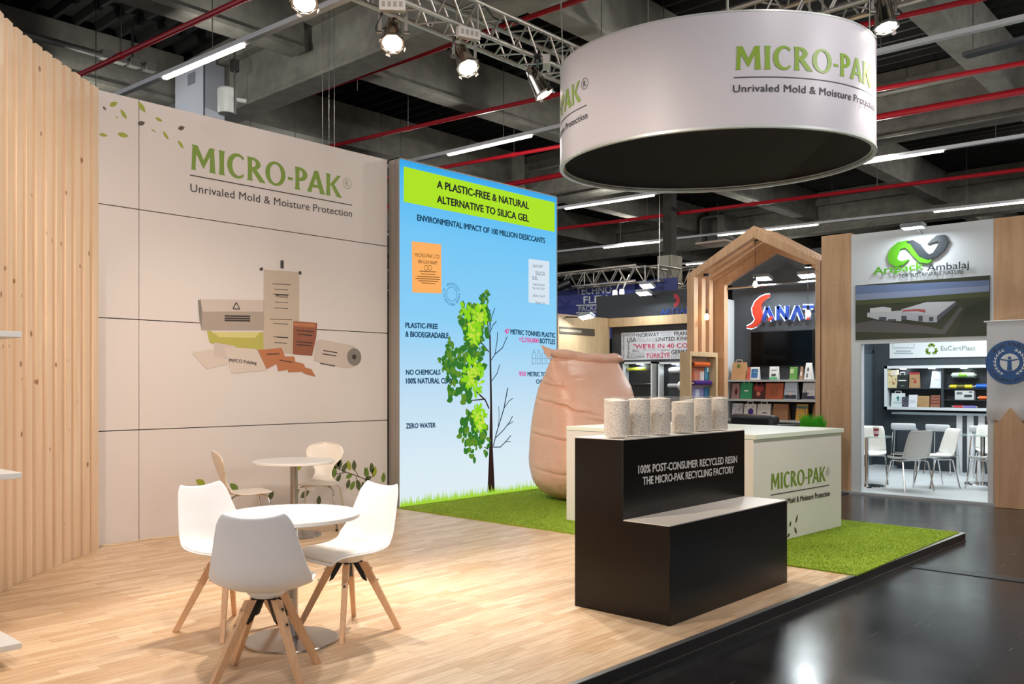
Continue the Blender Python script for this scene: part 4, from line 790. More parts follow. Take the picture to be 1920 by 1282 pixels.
def chair_base(loc, rz, label):
    t = thing('padded_shell_chair', label, 'chair', loc, rz, 'white padded chairs round the front table')
    rows = []
    for i in range(41):
        v = i/40; r_ = []
        for k in range(25):
            u = -1+2*k/24; 
            ve = v
            if v > .9: uu = u*(1-.10*((v-.9)/.1)**3)
            else: uu = u
            r_.append(shell_pt(uu, ve))
        rows.append(r_)
    o = MB().grid(rows).build('shell', shellm, t, world=False, smooth=60); s_ = o.modifiers.new('thick', 'SOLIDIFY'); s_.thickness = .010; s_.offset = 0; b_ = o.modifiers.new('sub', 'SUBSURF'); b_.levels = 1; b_.render_levels = 1
    rows = []
    for i in range(25):
        v = .035+.50*i/24; rows.append([shell_pt(-1+2*k/20, v, .028*(1-abs(-1+2*k/20)**6)*min(1, 5*math.sin(PI*i/24))+.004, .93) for k in range(21)])
    o = MB().grid(rows).build('seat_pad', padm, t, world=False, smooth=60); s_ = o.modifiers.new('thick', 'SOLIDIFY'); s_.thickness = .012; s_.offset = -1
    m = MB().lathe([(.001, .405), (.075, .405), (.095, .425), (.10, .447), (.001, .447)], n=20); m.build('seat_boss', shellm, t, world=False)
    m = MB().box(-.06, .06, -.06, .06, .399, .406); m.build('hub_plate', BLACK, t, world=False)
    for sx_, sy_ in ((1, 1), (1, -1), (-1, -1), (-1, 1)):
        dirn = Vector((sx_*.205, sy_*.215, 0)).normalized(); sd = Vector((-dirn.y, dirn.x, 0)); top = Vector((sx_*.062, sy_*.062, .398)); bot = Vector((sx_*.205, sy_*.215, 0))
        Q = lambda c, a_, b_: [c+dirn*i*a_/2+sd*j*b_/2 for i, j in ((-1, -1), (1, -1), (1, 1), (-1, 1))]
        lg_ = MB().hexa(Q(bot, .036, .026), Q(top, .052, .036)).build('leg', beech, t, world=False, bevel=.003)
        m = MB()
        for f in (.10, .27): c = top.lerp(bot, f)+dirn*.027; m.cyl(c, c+dirn*.006+Vector((0, 0, .003)), .007, n=10)
        m.build('bolt', CHROME, lg_, world=False)
        pin = top-dirn*.02; m = MB(); A_ = [Vector((sx_*.02, sy_*.02, .396)), Vector((sx_*.055, sy_*.055, .396)), Vector((sx_*.085, sy_*.088, .285))-dirn*.012, Vector((sx_*.068, sy_*.07, .30))-dirn*.012]
        m.prism([a_+sd*.016 for a_ in A_], -sd*.032); m.build('bracket', BLACK, t, world=False)
    return t
ch = chair_base((3.17, 4.215, 0), PI+.0, 'white padded chair with wooden legs right of the front table')
dup(ch, (2.372, 3.815, 0), math.radians(45), 'white padded chair seen from behind, nearest to the viewer')
dup(ch, (2.70, 4.752, 0), math.radians(-80), 'white padded chair at the far left of the front table')
# ================================================================== BENTWOOD CHAIRS BY THE WALL
pw = M('bentwood_white', (232, 224, 212), .35)
BV = np.array([(0, .215, .445, .13), (.05, .21, .452, .17), (.15, .15, .452, .198), (.3, .02, .445, .205), (.42, -.09, .447, .18), (.50, -.15, .462, .125), (.56, -.185, .505, .095), (.62, -.205, .555, .088), (.70, -.225, .610, .115), (.78, -.243, .675, .178), (.86, -.262, .745, .205), (.93, -.278, .80, .180), (.97, -.288, .828, .125), (1., -.292, .842, .02)])
def bentwood(loc, rz, label):
    t = thing('bentwood_chair', label, 'chair', loc, rz, 'bentwood chairs by the printed wall')
    rows = []
    for i in range(61):
        v = i/60; x, z, w_ = [np.interp(v, BV[:, 0], BV[:, k]) for k in (1, 2, 3)]; rows.append([(x+.02*(abs(u)**2)*(1 if v > .5 else 0), u*w_, z) for u in np.linspace(-1, 1, 13)])
    o = MB().grid(rows).build('seat_shell', pw, t, world=False, smooth=60); s_ = o.modifiers.new('thick', 'SOLIDIFY'); s_.thickness = .011; s_.offset = 0; b_ = o.modifiers.new('sub', 'SUBSURF'); b_.levels = 1; b_.render_levels = 1
    for sx_, sy_ in ((1, 1), (1, -1), (-1, -1), (-1, 1)):
        p = [(sx_*.05, sy_*.05, .428), (sx_*.11, sy_*.11, .430), (sx_*.155, sy_*.155, .418), (sx_*.175, sy_*.175, .385), (sx_*.185, sy_*.185, .32), (sx_*.225, sy_*.225, .006)]
        l_ = MB().tube(p, .0095, 10).build('leg', CHROME, t, world=False); MB().cyl((sx_*.225, sy_*.225, 0), (sx_*.2235, sy_*.2235, .02), .012, n=8).build('foot_cap', BLACK, l_, world=False)
    MB().box(-.07, .07, -.07, .07, .425, .437).build('mount_plate', CHROME, t, world=False); return t
bc = bentwood((4.33, 7.33, 0), math.radians(-16), 'white bentwood chair seen side on at the left of the back table')
dup(bc, (5.22, 7.42, 0), math.radians(222), 'white bentwood chair with round back facing us behind the back table')
# white cable along the foot of the wall
pts = [(3.29, 7.99), (3.36, 7.985), (3.44, 7.94), (3.52, 7.955), (3.60, 8.0), (3.68, 8.005), (3.76, 8.025), (3.86, 7.985), (3.98, 7.96), (4.12, 7.955), (4.6, 7.97), (5.4, 7.985), (6.3, 7.99)]
o = MB().tube([(x, y, .006) for x, y in pts], .005, 6).build('floor_cable', M('cable_cream', (230, 208, 170), .5)); tag(o, 'thin cream cable lying along the foot of the printed wall', 'cable')
# ================================================================== BOOTHS ACROSS THE AISLE
oak = wood('booth_oak', (216, 174, 136), (194, 150, 112), (5, 5, .5), .5, .03); oakl = wood('booth_oak_pale', (214, 184, 142), (194, 162, 122), (5, 5, .6), .5)
greyw = noisy('booth_dark_wall', (66, 70, 76), (60, 64, 70), 3, .55, 0.); NX = Vector((-1, 0, 0)); UY = Vector((0, -1, 0)); UZ = Vector((0, 0, 1))
flood_m = emis('floodlight_glow', (236, 246, 255), 16.)
def floodlight(label, p, to, power, arm=.35, ang=115, wall=True):
    p = Vector(p); t = thing('floodlight', label, 'floodlight', tuple(p), 0, 'booth floodlights'); d = Vector(to).normalized(); sd = d.cross(UY).cross(d).normalized() if False else Vector((0, -1, 0)); up = sd.cross(d).normalized(); sd = d.cross(up).normalized()
    A_ = [p+sd*i*.14+up*j*.085-d*.06 for i, j in ((-1, -1), (1, -1), (1, 1), (-1, 1))]; MB().hexa(A_, [q+d*.055 for q in A_]).build('housing', M('flood_housing', (150, 156, 160), .5, .3), t, bevel=.008)
    MB().poly([p+sd*i*.125+up*j*.072-d*.002 for i, j in ((-1, -1), (1, -1), (1, 1), (-1, 1))]).build('lens', flood_m, t)
    if wall: q = p+Vector((arm, 0, -.02)); m = MB().cyl(p-d*.05, q, .014, n=8); m.build('arm', STEEL, t)
    area('booth_floodlight', tuple(p+d*.02), tuple(p+d*2), power, .28, .16, COOL); return t
# ---------------------------------------------------------------- gable booth
def gable(t, x0, x1, inset, name):
    yl, yr, ya, ze, za = 7.37, 5.19, 6.22, 3.20, 3.84
    o = [(yl, 0), (yl, ze), (ya, za), (yr, ze+.02), (yr, 0)]; w_ = .13+inset; v_ = .18+inset
    i_ = [(yl-w_, 0), (yl-w_, ze-w_*.35-.06*0-inset*.2), (ya, za-v_), (yr+w_*.55, ze-w_*.35), (yr+w_*.55, 0)]
    m = MB()
    for k in range(4):
        Q = [o[k], o[k+1], i_[k+1], i_[k]]; m.prism([(x0, a_, b_-.055 if b_ == 0 else b_) for a_, b_ in Q], (x1-x0, 0, 0))
    m.build(name, oak, t, bevel=.004, seg=1)
gt = thing('timber_gable_arch', 'house shaped arch of stepped oak frames around a dark display wall', 'booth arch', (12.2, 6.22, -.055))
gable(gt, 12.20, 12.32, 0, 'gable_frame'); gable(gt, 12.44, 12.56, 0, 'gable_frame'); gable(gt, 12.68, 12.80, 0, 'gable_frame'); gable(gt, 12.90, 13.02, .15, 'gable_frame')
struct(MB().box(11.6, 16.7, 4.75, 10.6, -.07, -.055).build('floor_grey', M('booth_carpet_grey', (70, 70, 72), .9)), 'grey carpet floor under the gable booth', 'floor')
struct(MB().box(13.46, 13.52, 5.2, 7.25, -.055, 3.6).build('wall_gable_back', greyw), 'dark grey display wall inside the timber gable', 'wall')
struct(MB().box(13.03, 13.46, 7.215, 7.25, -.055, 2.87).build('wall_gable_side', M('panel_white', (226, 230, 232), .5)), 'white side panel at the left inside the timber gable', 'wall')
wp_ = struct(MB().box(12.2, 12.36, 4.746, 5.171, -.055, 3.56).build('pillar_oak', oak, bevel=.003), 'broad oak panelled pillar between the gable booth and the white booth', 'pillar')
# backlit wall sign
def ribbon(px, wid, x): return [Xp(a, b, x) for a, b in px], wid
sg = thing('wall_sign', 'backlit company name with a big red swoosh initial on the dark wall', 'sign', (13.44, 6.2, 2.7)); XS = 13.40
red = M('sign_red', (206, 62, 40), .4); blu = M('sign_blue', (28, 62, 150), .4); halo = emis('sign_halo', (214, 232, 255), 3.)
sp_px = [(1400, 613), (1408, 612), (1415, 608), (1420, 602), (1422, 595), (1420, 587), (1418, 578), (1421, 569), (1428, 561), (1436, 556), (1444, 553)]; sp_w = [.03, .07, .09, .11, .15, .17, .16, .13, .10, .07, .03]
def solid_ribbon(m, px, wid, x, th):
    pts = [Xp(a, b, x) for a, b in px]; L_, R_ = [], []
    for i, p in enumerate(pts):
        d = (pts[min(i+1, len(pts)-1)]-pts[max(i-1, 0)]).normalized(); a = NX.cross(d).normalized(); L_.append(p+a*wid[i]/2); R_.append(p-a*wid[i]/2)
    dx = Vector((th, 0, 0)); m.grid([L_, R_]); m.grid([[p+dx for p in L_], L_]); m.grid([R_, [p+dx for p in R_]])
m = MB(); solid_ribbon(m, sp_px, sp_w, XS, .04); m.build('swoosh_letter', red, sg)
m = MB(); solid_ribbon(m, sp_px, [w_+.03 for w_ in sp_w], XS+.045, .005); 
LT = {'A': ([(1430, 601), (1438, 576)], [(1438, 576), (1449, 601)]), 'N': ([(1458, 600), (1458, 574)], [(1458, 574), (1475, 599)], [(1475, 599), (1475, 573)]), 'L': ([(1484, 600), (1494, 574)], [(1494, 574), (1503, 599)]), 'T': ([(1505, 575), (1525, 575)], [(1515, 575), (1515, 598)])}
for ch_ in LT.values():
    for a_, b_ in ch_: solid_ribbon(m, [a_, b_], [.085, .085], XS+.045, .005)
m.build('halo_edge', halo, sg)
for ch_ in LT.values():
    m = MB()
    for a_, b_ in ch_: solid_ribbon(m, [a_, b_], [.05, .05], XS, .04)
    m.build('letter', blu, sg)
m = MB(); solid_ribbon(m, [(1440, 601), (1448, 594)], [.04, .06], XS-.004, .004); solid_ribbon(m, [(1515, 590), (1515, 599)], [.05, .05], XS-.004, .004); m.build('red_tip', red, sg)
# television
a, b = Xp(1407, 622, 13.40), Xp(1525, 687, 13.40)
tv = thing('wall_television', 'large black switched off television on the dark wall under the sign', 'television', (13.42, 6.3, a.z))
MB().box(13.40, 13.459, b.y, a.y, b.z, a.z).build('bezel', M('tv_black', (14, 14, 15), .3), tv, bevel=.006); MB().box(13.397, 13.401, b.y+.015, a.y-.015, b.z+.02, a.z-.015).build('screen', M('tv_screen', (6, 6, 8), .1, spec=.12), tv)
# shelving
XB = 13.17; sz = [Xp(1445, 711.5, XB).z, Xp(1445, 748.5, XB).z, Xp(1445, 787, XB).z]
su = thing('shelving_unit', 'grey shelving unit full of paper bags under the television', 'shelves', (13.3, 6.3, -.055)); shm = M('shelf_grey', (186, 190, 190), .5)
for z_ in sz: MB().box(XB, 13.455, 5.62, 7.21, z_-.034, z_).build('shelf', shm, su)
MB().box(XB, 13.455, 7.18, 7.21, -.055, sz[0]-.045).build('side_panel', shm, su); MB().box(XB, 13.455, 5.60, 5.63, -.055, sz[0]-.045).build('side_panel', shm, su); MB().box(13.43, 13.456, 5.63, 7.18, -.055, sz[0]-.05).build('back_panel', M('shelf_back', (34, 36, 40), .6), su)
def bag(px0, px1, pt, x, z, dep, col, label, cat='paper bag', name='paper_bag', handle=None, top=.9, tdep=.35, decor=(), group='packs on the gable booth shelves', rough=.6):
    pm_ = (px0+px1)/2; y0 = Xp(px0, 700, x).y; y1 = Xp(px1, 700, x).y; zt = Xp(pm_, pt, x).z; h_ = max(.05, zt-z); cy = (y0+y1)/2; hw = (y0-y1)/2
    t = thing(name, label, cat, (x+dep/2, cy, z), 0, group); mt = M('pack_%d_%d_%d' % col, col, rough)
    lo = [(x, cy-hw, z), (x+dep, cy-hw, z), (x+dep, cy+hw, z), (x, cy+hw, z)]; tx0 = x+dep*(1-tdep)*.5; tx1 = tx0+dep*tdep; hi = [(tx0, cy-hw*top, z+h_), (tx1, cy-hw*top, z+h_), (tx1, cy+hw*top, z+h_), (tx0, cy+hw*top, z+h_)]
    MB().hexa([Vector(p) for p in lo], [Vector(p) for p in hi]).build('body', mt, t, bevel=.004)
    fr_ = lambda u, v, d=.004: Vector((x+(tx0-x)*v-d, cy-hw*u*(1+(top-1)*v), z+h_*v))     # u -1..1 left to right, v 0..1
    if handle:
        for dx in (tx0, tx1): pass
        hw_ = min(hw*.42, .07); P_ = [(tx0, cy+hw_, z+h_-.01), (tx0, cy+hw_, z+h_+.028), (tx0, cy+hw_*.8, z+h_+.038), (tx0, cy-hw_*.8, z+h_+.038), (tx0, cy-hw_, z+h_+.028), (tx0, cy-hw_, z+h_-.01)]
        m = MB(); m.tube(P_, .008, 6); m.build('handle', M('pack_%d_%d_%d' % handle, handle, .6), t)
    for dc in decor:
        k, c = dc[0], dc[1]; mt2 = M('pack_%d_%d_%d' % c, c, .5); m = MB()
        if k == 'disc': m.poly([fr_(dc[2]+dc[4]*math.cos(-2*PI*q/20), dc[3]+dc[4]*hw/h_*math.sin(-2*PI*q/20)*1.0) for q in range(20)])
        elif k == 'rect': m.poly([fr_(dc[2], dc[4]), fr_(dc[2], dc[5]), fr_(dc[3], dc[5]), fr_(dc[3], dc[4])][::-1])
        elif k == 'dia': m.poly([fr_(dc[2]-dc[4], dc[3]), fr_(dc[2], dc[3]-dc[4]*.6), fr_(dc[2]+dc[4], dc[3]), fr_(dc[2], dc[3]+dc[4]*.6)])
        elif k == 'specks':
            rs = random.Random(int(px0*10)); 
            for _ in range(dc[2]):
                u, v, s_ = rs.uniform(-.8, .8), rs.uniform(.12, .85), rs.uniform(.05, .13); m.poly([fr_(u-s_, v, .005), fr_(u, v-s_*.5, .005), fr_(u+s_, v, .005), fr_(u, v+s_*.5, .005)])
        m.build('print', mt2, t)
    return t
W_ = (226, 228, 228); K_ = (196, 150, 104)
XF = 13.215
bag(1370, 1397, 679, XF, sz[0], .14, K_, 'kraft paper bag with round green emblem at the left of the top shelf', handle=(190, 176, 150), decor=[('disc', (92, 110, 40), 0, .78, .26), ('rect', (170, 124, 82), -.95, .95, .44, .45)])
bag(1399, 1406, 688, XF, sz[0], .10, (196, 84, 74), 'small red pointed pack beside the kraft bag on the top shelf', 'pouch', 'stand_up_pouch', top=.3)
bag(1406, 1422, 688, XF, sz[0], .08, W_, 'white and blue pouch on the top shelf', 'pouch', 'stand_up_pouch', top=1.05, tdep=.1, decor=[('rect', (52, 104, 158), -.75, .75, .15, .85), ('rect', (150, 190, 220), -.5, .5, .55, .72)])
bag(1442, 1458, 687, XF, sz[0], .08, W_, 'white pouch with green base in the middle of the top shelf', 'pouch', 'stand_up_pouch', top=1.1, tdep=.1, decor=[('rect', (80, 176, 120), -.9, .9, .03, .2), ('rect', (60, 66, 64), -.5, .5, .28, .45), ('rect', (150, 156, 150), -.6, .6, .7, .78)])
bag(1480, 1493, 688, XF, sz[0], .08, (92, 150, 70), 'green pouch right of the middle of the top shelf', 'pouch', 'stand_up_pouch', top=1.1, tdep=.1, decor=[('rect', (190, 210, 160), -.8, .1, .5, .85), ('specks', (150, 130, 60), 9)])
bag(1498, 1505, 687, XF, sz[0], .08, (168, 132, 110), 'slim brown pack between the green and the tall white pouch', 'pouch', 'stand_up_pouch', top=.5, tdep=.2, decor=[('rect', (220, 214, 206), -.6, .6, .3, .6)])
bag(1507, 1521, 680, XF, sz[0], .12, W_, 'tall white side fold pouch at the right of the top shelf', 'pouch', 'stand_up_pouch', top=.8, tdep=.1, decor=[('rect', (90, 92, 96), -.3, .2, .5, .72), ('rect', (70, 72, 76), -.4, .0, .12, .36)])
bag(1370, 1386, 718, XF, sz[1], .12, (160, 122, 120), 'dusty pink paper bag with dark red diamond, leftmost on the middle shelf', handle=(40, 30, 32), decor=[('dia', (92, 22, 40), .2, .45, .45)])
bag(1387, 1409, 717, XF, sz[1], .12, (44, 152, 104), 'bright green paper bag with white handle on the middle shelf', handle=W_, top=1., decor=[('rect', (220, 230, 222), -.3, .4, .46, .54)])
bag(1410, 1433, 720, XF, sz[1], .12, (64, 24, 26), 'dark maroon paper bag with big red blossoms on the middle shelf', handle=(150, 40, 40), top=1., decor=[('disc', (176, 64, 60), -.35, .72, .42), ('disc', (160, 50, 50), .35, .68, .42), ('disc', (196, 120, 100), 0, .36, .34)])
bag(1434, 1467, 718, XF, sz[1], .12, (176, 92, 62), 'wide terracotta paper bag in the middle shelf centre', handle=(150, 70, 46), top=1., decor=[('rect', (150, 80, 52), -.4, .5, .25, .75)])
bag(1469, 1494, 716, XF, sz[1], .12, (188, 204, 222), 'pale blue paper bag with dark landscape print on the middle shelf', handle=W_, decor=[('rect', (40, 46, 66), -.9, .9, .04, .26), ('dia', (226, 200, 196), .0, .30, .3), ('rect', (150, 172, 200), -.8, .8, .42, .5)])
bag(1503, 1528, 717, XF, sz[1], .12, (206, 210, 218), 'white paper bag with navy base at the right of the middle shelf', handle=(170, 170, 176), decor=[('rect', (40, 42, 84), -.2, .95, .03, .22), ('rect', (52, 54, 62), -.95, -.15, .03, .42), ('specks', (70, 72, 80), 8)])
bag(1371, 1391, 756, XF, sz[2], .12, (210, 208, 216), 'white doodle patterned paper bag, leftmost on the bottom shelf', top=.95, decor=[('specks', (120, 116, 134), 24)])
bag(1393, 1417, 757, XF, sz[2], .12, W_, 'white paper bag with a purple disc on the bottom shelf', handle=W_, decor=[('disc', (66, 42, 140), .15, .5, .46), ('specks', (110, 110, 120), 8)])
bag(1418, 1444, 757, XF, sz[2], .12, (222, 220, 218), 'white paper bag with one dark line of print on the bottom shelf', handle=W_, decor=[('rect', (80, 80, 84), -.2, .5, .40, .46), ('rect', (200, 180, 160), .2, .8, .1, .2)])
bag(1447, 1477, 757, XF, sz[2], .12, (156, 112, 78), 'plain brown paper bag on the bottom shelf', top=.92)
bag(1491, 1513, 758, XF, sz[2], .10, (206, 160, 60), 'yellow pouch with crowded colourful print on the bottom shelf', 'pouch', 'stand_up_pouch', top=.98, tdep=.1, decor=[('rect', (70, 96, 84), -.95, .95, .74, .92), ('specks', (90, 70, 120), 16), ('specks', (220, 216, 210), 10)])
bag(1522, 1531, 757, XF, sz[2], .12, (150, 106, 70), 'brown pack half hidden at the right end of the bottom shelf', top=.6)
# floodlights on the wall head, pendant bulbs
bar_ = MB().cyl((13.0, 5.25, 3.02), (13.0, 7.2, 3.02), .02, n=8); bo = bar_.build('lamp_rail', STEEL); tag(bo, 'thin steel rail carrying the two floodlights inside the gable', 'rail')
floodlight('dazzling floodlight left under the gable roof', Xp(1430, 523, 12.98), (-.3, .05, -1), 26, wall=False); floodlight('dazzling floodlight right under the gable roof', Xp(1514, 518, 12.98), (-.3, 0, -1), 26, wall=False)
bulb = emis('warm_bulb', (255, 214, 150), 14.)
def pendant(label, top, zb):
    t = thing('pendant_bulb', label, 'pendant lamp', tuple(top), 0, 'bare pendant bulbs in the gable'); x, y, z = top
    MB().lathe([(.001, z-.04), (.05, z-.04), (.055, z), (.001, z)], (x, y, 0), 16).build('canopy', BLACK, t); MB().cyl((x, y, z-.02), (x, y, zb+.10), .004, n=6).build('cord', BLACK, t); MB().cyl((x, y, zb+.05), (x, y, zb+.12), .016, n=10).build('socket', BLACK, t)
    MB().lathe([(.001, -.05), (.022, -.045), (.036, -.015), (.036, .01), (.022, .04), (.014, .055), (.001, .055)], (x, y, zb), 16, caps=False).build('bulb', bulb, t)
a = Xp(1325, 513, 12.38); pendant('bare pendant bulb at the left leg of the gable', (a.x, a.y, a.z), Xp(1326, 594, 12.38).z)
a = Xp(1416, 446, 12.38); pendant('bare pendant bulb hung from the gable peak', (a.x, a.y, a.z), Xp(1416, 533, 12.38).z)
a = Xp(1515, 496, 12.38); pendant('bare pendant bulb in front of the last sign letter', (a.x, a.y, a.z), Xp(1515, 588, 12.38).z)
# oak display niche on the left leg with film rolls
YN = 7.04
nc = thing('display_niche', 'narrow oak display case with coloured film rolls at the gable leg', 'display case', (12.2, 7.14, -.055))
nx0, nx1 = Yp(1294, 700, YN).x, Yp(1346, 700, YN).x; nz = 1.955; ix0, ix1 = Yp(1297, 700, YN).x, Yp(1342.5, 700, YN).x; iz = Yp(1320, 668.5, YN).z
m = MB(); m.box(nx0, ix0, YN, 7.225, -.055, nz); m.box(ix1, nx1, YN, 7.225, -.055, nz); m.box(ix0, ix1, YN, 7.225, iz, nz); m.box(ix0, ix1, YN, 7.225, -.055, .6); m.build('case', oakl, nc, bevel=.003); MB().box(ix0, ix1, 7.19, 7.225, .6, iz).build('back_board', oak, nc)
MB().box(ix0+.02, Yp(1330, 700, 7.18).x, 7.182, 7.189, Yp(1310, 672, 7.18).z, iz-.002).build('poster', M('poster_blue_white', (170, 200, 214), .5), nc)
m = MB()
for py in (681, 719):
    q = Yp(1333, py, 7.12); m.cyl((q.x-.05, 7.12, q.z), (q.x-.05, 7.19, q.z), .012, n=8); m.build('roll_bracket', STEEL, nc); m = MB(); m.cyl((q.x-.06, 7.12, q.z), (q.x+.06, 7.12, q.z), .01, n=8); m.build('roll_bracket', STEEL, nc); m = MB()

def rollx(p, q, r, col, label, core=(40, 36, 34), band=None, ends=True, name='film_roll', group='film rolls on display'):
    p = Vector(p); q = Vector(q); t = thing(name, label, 'roll', tuple((p+q)/2), 0, group); MB().cyl(p, q, r, n=24).build('film', M('roll_%d_%d_%d' % col, col, .3), t)
    d = (q-p).normalized(); m = MB().cyl(p-d*.025, q+d*.025, r*.42, n=14); m.build('core', M('roll_%d_%d_%d' % core, core, .6), t)
    if band: m = MB().cyl(p.lerp(q, .3), p.lerp(q, .68), r*1.015, n=24, caps=False); m.build('printed_band', M('roll_%d_%d_%d' % band, band, .4), t)
a, b = Yp(1299, 683, 7.10), Yp(1328, 681, 7.10); rollx(a, (b.x, a.y, a.z), .042, (206, 92, 34), 'orange film roll in the oak display case'); a, b = Yp(1300, 718, 7.10), Yp(1331, 718, 7.10); rollx(a, (b.x, a.y, a.z), .042, (64, 30, 116), 'purple film roll in the oak display case', (200, 196, 200))
def hang_sheet(px0, px1, py0, py1, col, label, decor=()):
    a, b = Yp(px0, py0, 7.165), Yp(px1, py1, 7.165); t = thing('sample_pouch', label, 'pouch', tuple((a+b)/2), 0, 'sample pouches in the oak display case'); MB().box(a.x, b.x, 7.16, 7.181, b.z, a.z).build('body', M('pack_%d_%d_%d' % col, col, .4), t, bevel=.006)
    for (u0, u1, v0, v1, c) in decor: MB().box(a.x+(b.x-a.x)*u0, a.x+(b.x-a.x)*u1, 7.157, 7.16, b.z+(a.z-b.z)*v0, b.z+(a.z-b.z)*v1).build('print', M('pack_%d_%d_%d' % c, c, .4), t)
hang_sheet(1297.5, 1320, 688, 714, (216, 140, 116), 'peach and orange sample pouch between the two rolls', [(.0, .15, .1, .8, (206, 92, 50)), (.65, .95, .05, .7, (232, 228, 222)), (.55, .9, .72, .92, (224, 130, 60))]); hang_sheet(1321, 1331, 686, 713, (60, 130, 158), 'teal sample pouch right of the peach one', [(.4, .9, .6, .95, (190, 214, 220))])
hang_sheet(1298, 1319, 725, 759, (150, 148, 196), 'lilac sample pouch under the purple roll', [(.25, .6, .3, .85, (214, 222, 236))]); hang_sheet(1320, 1331, 725, 759, (44, 110, 150), 'blue sample pouch under the purple roll')
# dark armchairs and plant behind the counter
lea = M('leather_black', (30, 33, 36), .4)
def armchair(loc, rz, label, s=1.):
    t = thing('leather_armchair', label, 'armchair', loc, rz, 'black armchairs of the gable booth'); B_ = lambda *a_: MB().box(*[v*s for v in a_[:4]], a_[4], a_[5])
    B_(-.32, .32, -.36, .36, .12, .42).build('seat', lea, t, world=False, bevel=.05, seg=4); B_(-.42, -.26, -.40, .40, .12, 1.07).build('backrest', lea, t, world=False, bevel=.06, seg=4)
    for y0 in (-.46, .34): B_(-.38, .34, y0, y0+.12, .10, .95 if y0 < 0 else .74).build('armrest', lea, t, world=False, bevel=.05, seg=4)
    for x0 in (-.32, .28):
        for y0 in (-.38, .34): MB().box(x0, x0+.04, y0, y0+.04, 0, .12).build('leg', STEEL, t, world=False)
    return t
q = Xp(1450, 785, 11.9); o = armchair((11.95, q.y+.0, -.055), math.radians(-22), 'black leather armchair back showing over the white counter', 1.12); del o['group']
q = Xp(1523, 795, 11.3); pt = thing('potted_grass', 'bright green grassy plant behind the end of the white counter', 'plant', (11.3, q.y, -.07))
MB().lathe([(.001, 0), (.11, 0), (.15, .74), (.135, .74), (.12, .68), (.001, .68)], n=24).build('pot', M('pot_white', (220, 220, 218), .4), pt, world=False)
m = MB()
for k in range(900):
    an = RN.uniform(0, 2*PI); r0 = .12*math.sqrt(RN.rand()); sp_ = RN.uniform(.01, .09); h_ = RN.uniform(.24, .46); b0 = Vector((r0*math.cos(an), r0*math.sin(an), .68)); tip = b0+Vector((sp_*math.cos(an), sp_*math.sin(an), h_)); md = b0.lerp(tip, .6)+Vector((0, 0, .03)); sd = Vector((-math.sin(an+k), math.cos(an+k), 0))*.006
    m.addv([b0-sd, b0+sd, md+sd, md-sd, tip], [(0, 1, 2, 3), (3, 2, 4)])
m.build('foliage', noisy('plant_green', (60, 168, 20), (90, 200, 40), 30, .6, 0), pt, world=False)
# ---------------------------------------------------------------- white booth at the right
XW = 12.2; wb = M('booth_white', (222, 226, 230), .5)
struct(MB().box(12.2, 16.7, .5, 6.1, -.07, -.04).build('floor_white', noisy('white_floor', (214, 220, 222), (204, 210, 212), 2, .35, 0)), 'white plank floor of the booth at the right', 'floor')
m = MB(); yA, yB, yC, yD = 4.744, 4.61, 3.02, 2.954; zT = 3.53; zO = Xp(1700, 642, XW).z
m.box(XW, XW+.12, yB, yA, -.04, zT); m.box(XW, XW+.12, yD, yC, -.04, zT); m.box(XW, XW+.12, yC, yB, zO, zT)
wf = struct(m.build('wall_front_white', wb), 'white booth front with a wide opening, logo and factory picture', 'wall')
struct(MB().box(12.13, 12.2, .5, 6.1, -.07, -.038).build('trim_3', M('edge_alu', (196, 200, 204), .4, .4)), 'pale metal edge of the white booth floor', 'floor edging')
MB().box(XW-.004, XW, yB-.005, yB, -.04, zO).build('joint', M('joint_grey', (160, 164, 168), .6), wf)
struct(MB().box(12.2, 12.34, .5, 2.952, -.04, 3.53).build('wall_front_oak', oak), 'oak panelled booth front at the right edge of the picture', 'wall')
# logo
lg_ = thing('booth_logo', 'looping green and dark ribbon logo with company name on the white front', 'sign', (12.15, 3.9, 2.9)); XLg = 12.165
gL = M('logo_green', (96, 176, 34), .4); gD = M('logo_dark', (46, 54, 60), .45)
def zl(pts): return [(1590+a_*330/1511., 400+b_*280/1282.) for a_, b_ in pts]
m = MB(); solid_ribbon(m, zl([(520, 395), (470, 425), (420, 430), (385, 405), (378, 365), (400, 315), (440, 275), (500, 262), (550, 290), (590, 340), (640, 395), (690, 410), (720, 400)]), [.01, .05, .09, .12, .13, .12, .10, .10, .12, .12, .10, .06, .01], XLg, .035); m.build('green_ribbon', gL, lg_)
m = MB(); solid_ribbon(m, zl([(500, 245), (545, 245), (590, 285), (635, 345), (690, 375), (745, 355), (795, 300), (820, 245), (805, 215), (765, 215), (715, 240), (680, 265)]), [.01, .06, .10, .10, .07, .08, .11, .12, .11, .08, .04, .01], XLg-.004, .035); m.build('dark_ribbon', gD, lg_)
def xtext(st, A_, B_, T_, x, mt, parent, name, bold=0., th=0.):
    m = MB(); m.ptext(st, A_, B_, T_, XP(x), bold); 
    if th:
        m2 = MB(); m2.ptext(st, A_, B_, T_, XP(x+th*.5), bold); b_ = len(m.v); m.v += m2.v; m.f += [tuple(i+b_ for i in f) for f in m2.f]; m.mi += m2.mi
    return m.build(name, mt, parent)
xtext('Artpack', (1637, 515), (1732, 504), (1637, 502), XLg, gL, lg_, 'green_lettering', .05, .0); xtext('Ambalaj', (1738, 508), (1817, 502), (1738, 495.5), XLg, gD, lg_, 'dark_lettering', .015, .0); xtext('FOR SUSTAINABLE NATURE', (1687, 521), (1807, 512.5), (1687, 514), XLg+.01, gD, lg_, 'tagline_lettering', .01)
floodlight('dazzling floodlight above the ribbon logo', Xp(1712, 428, 11.88), (-.05, 0, -1), 9, .32)
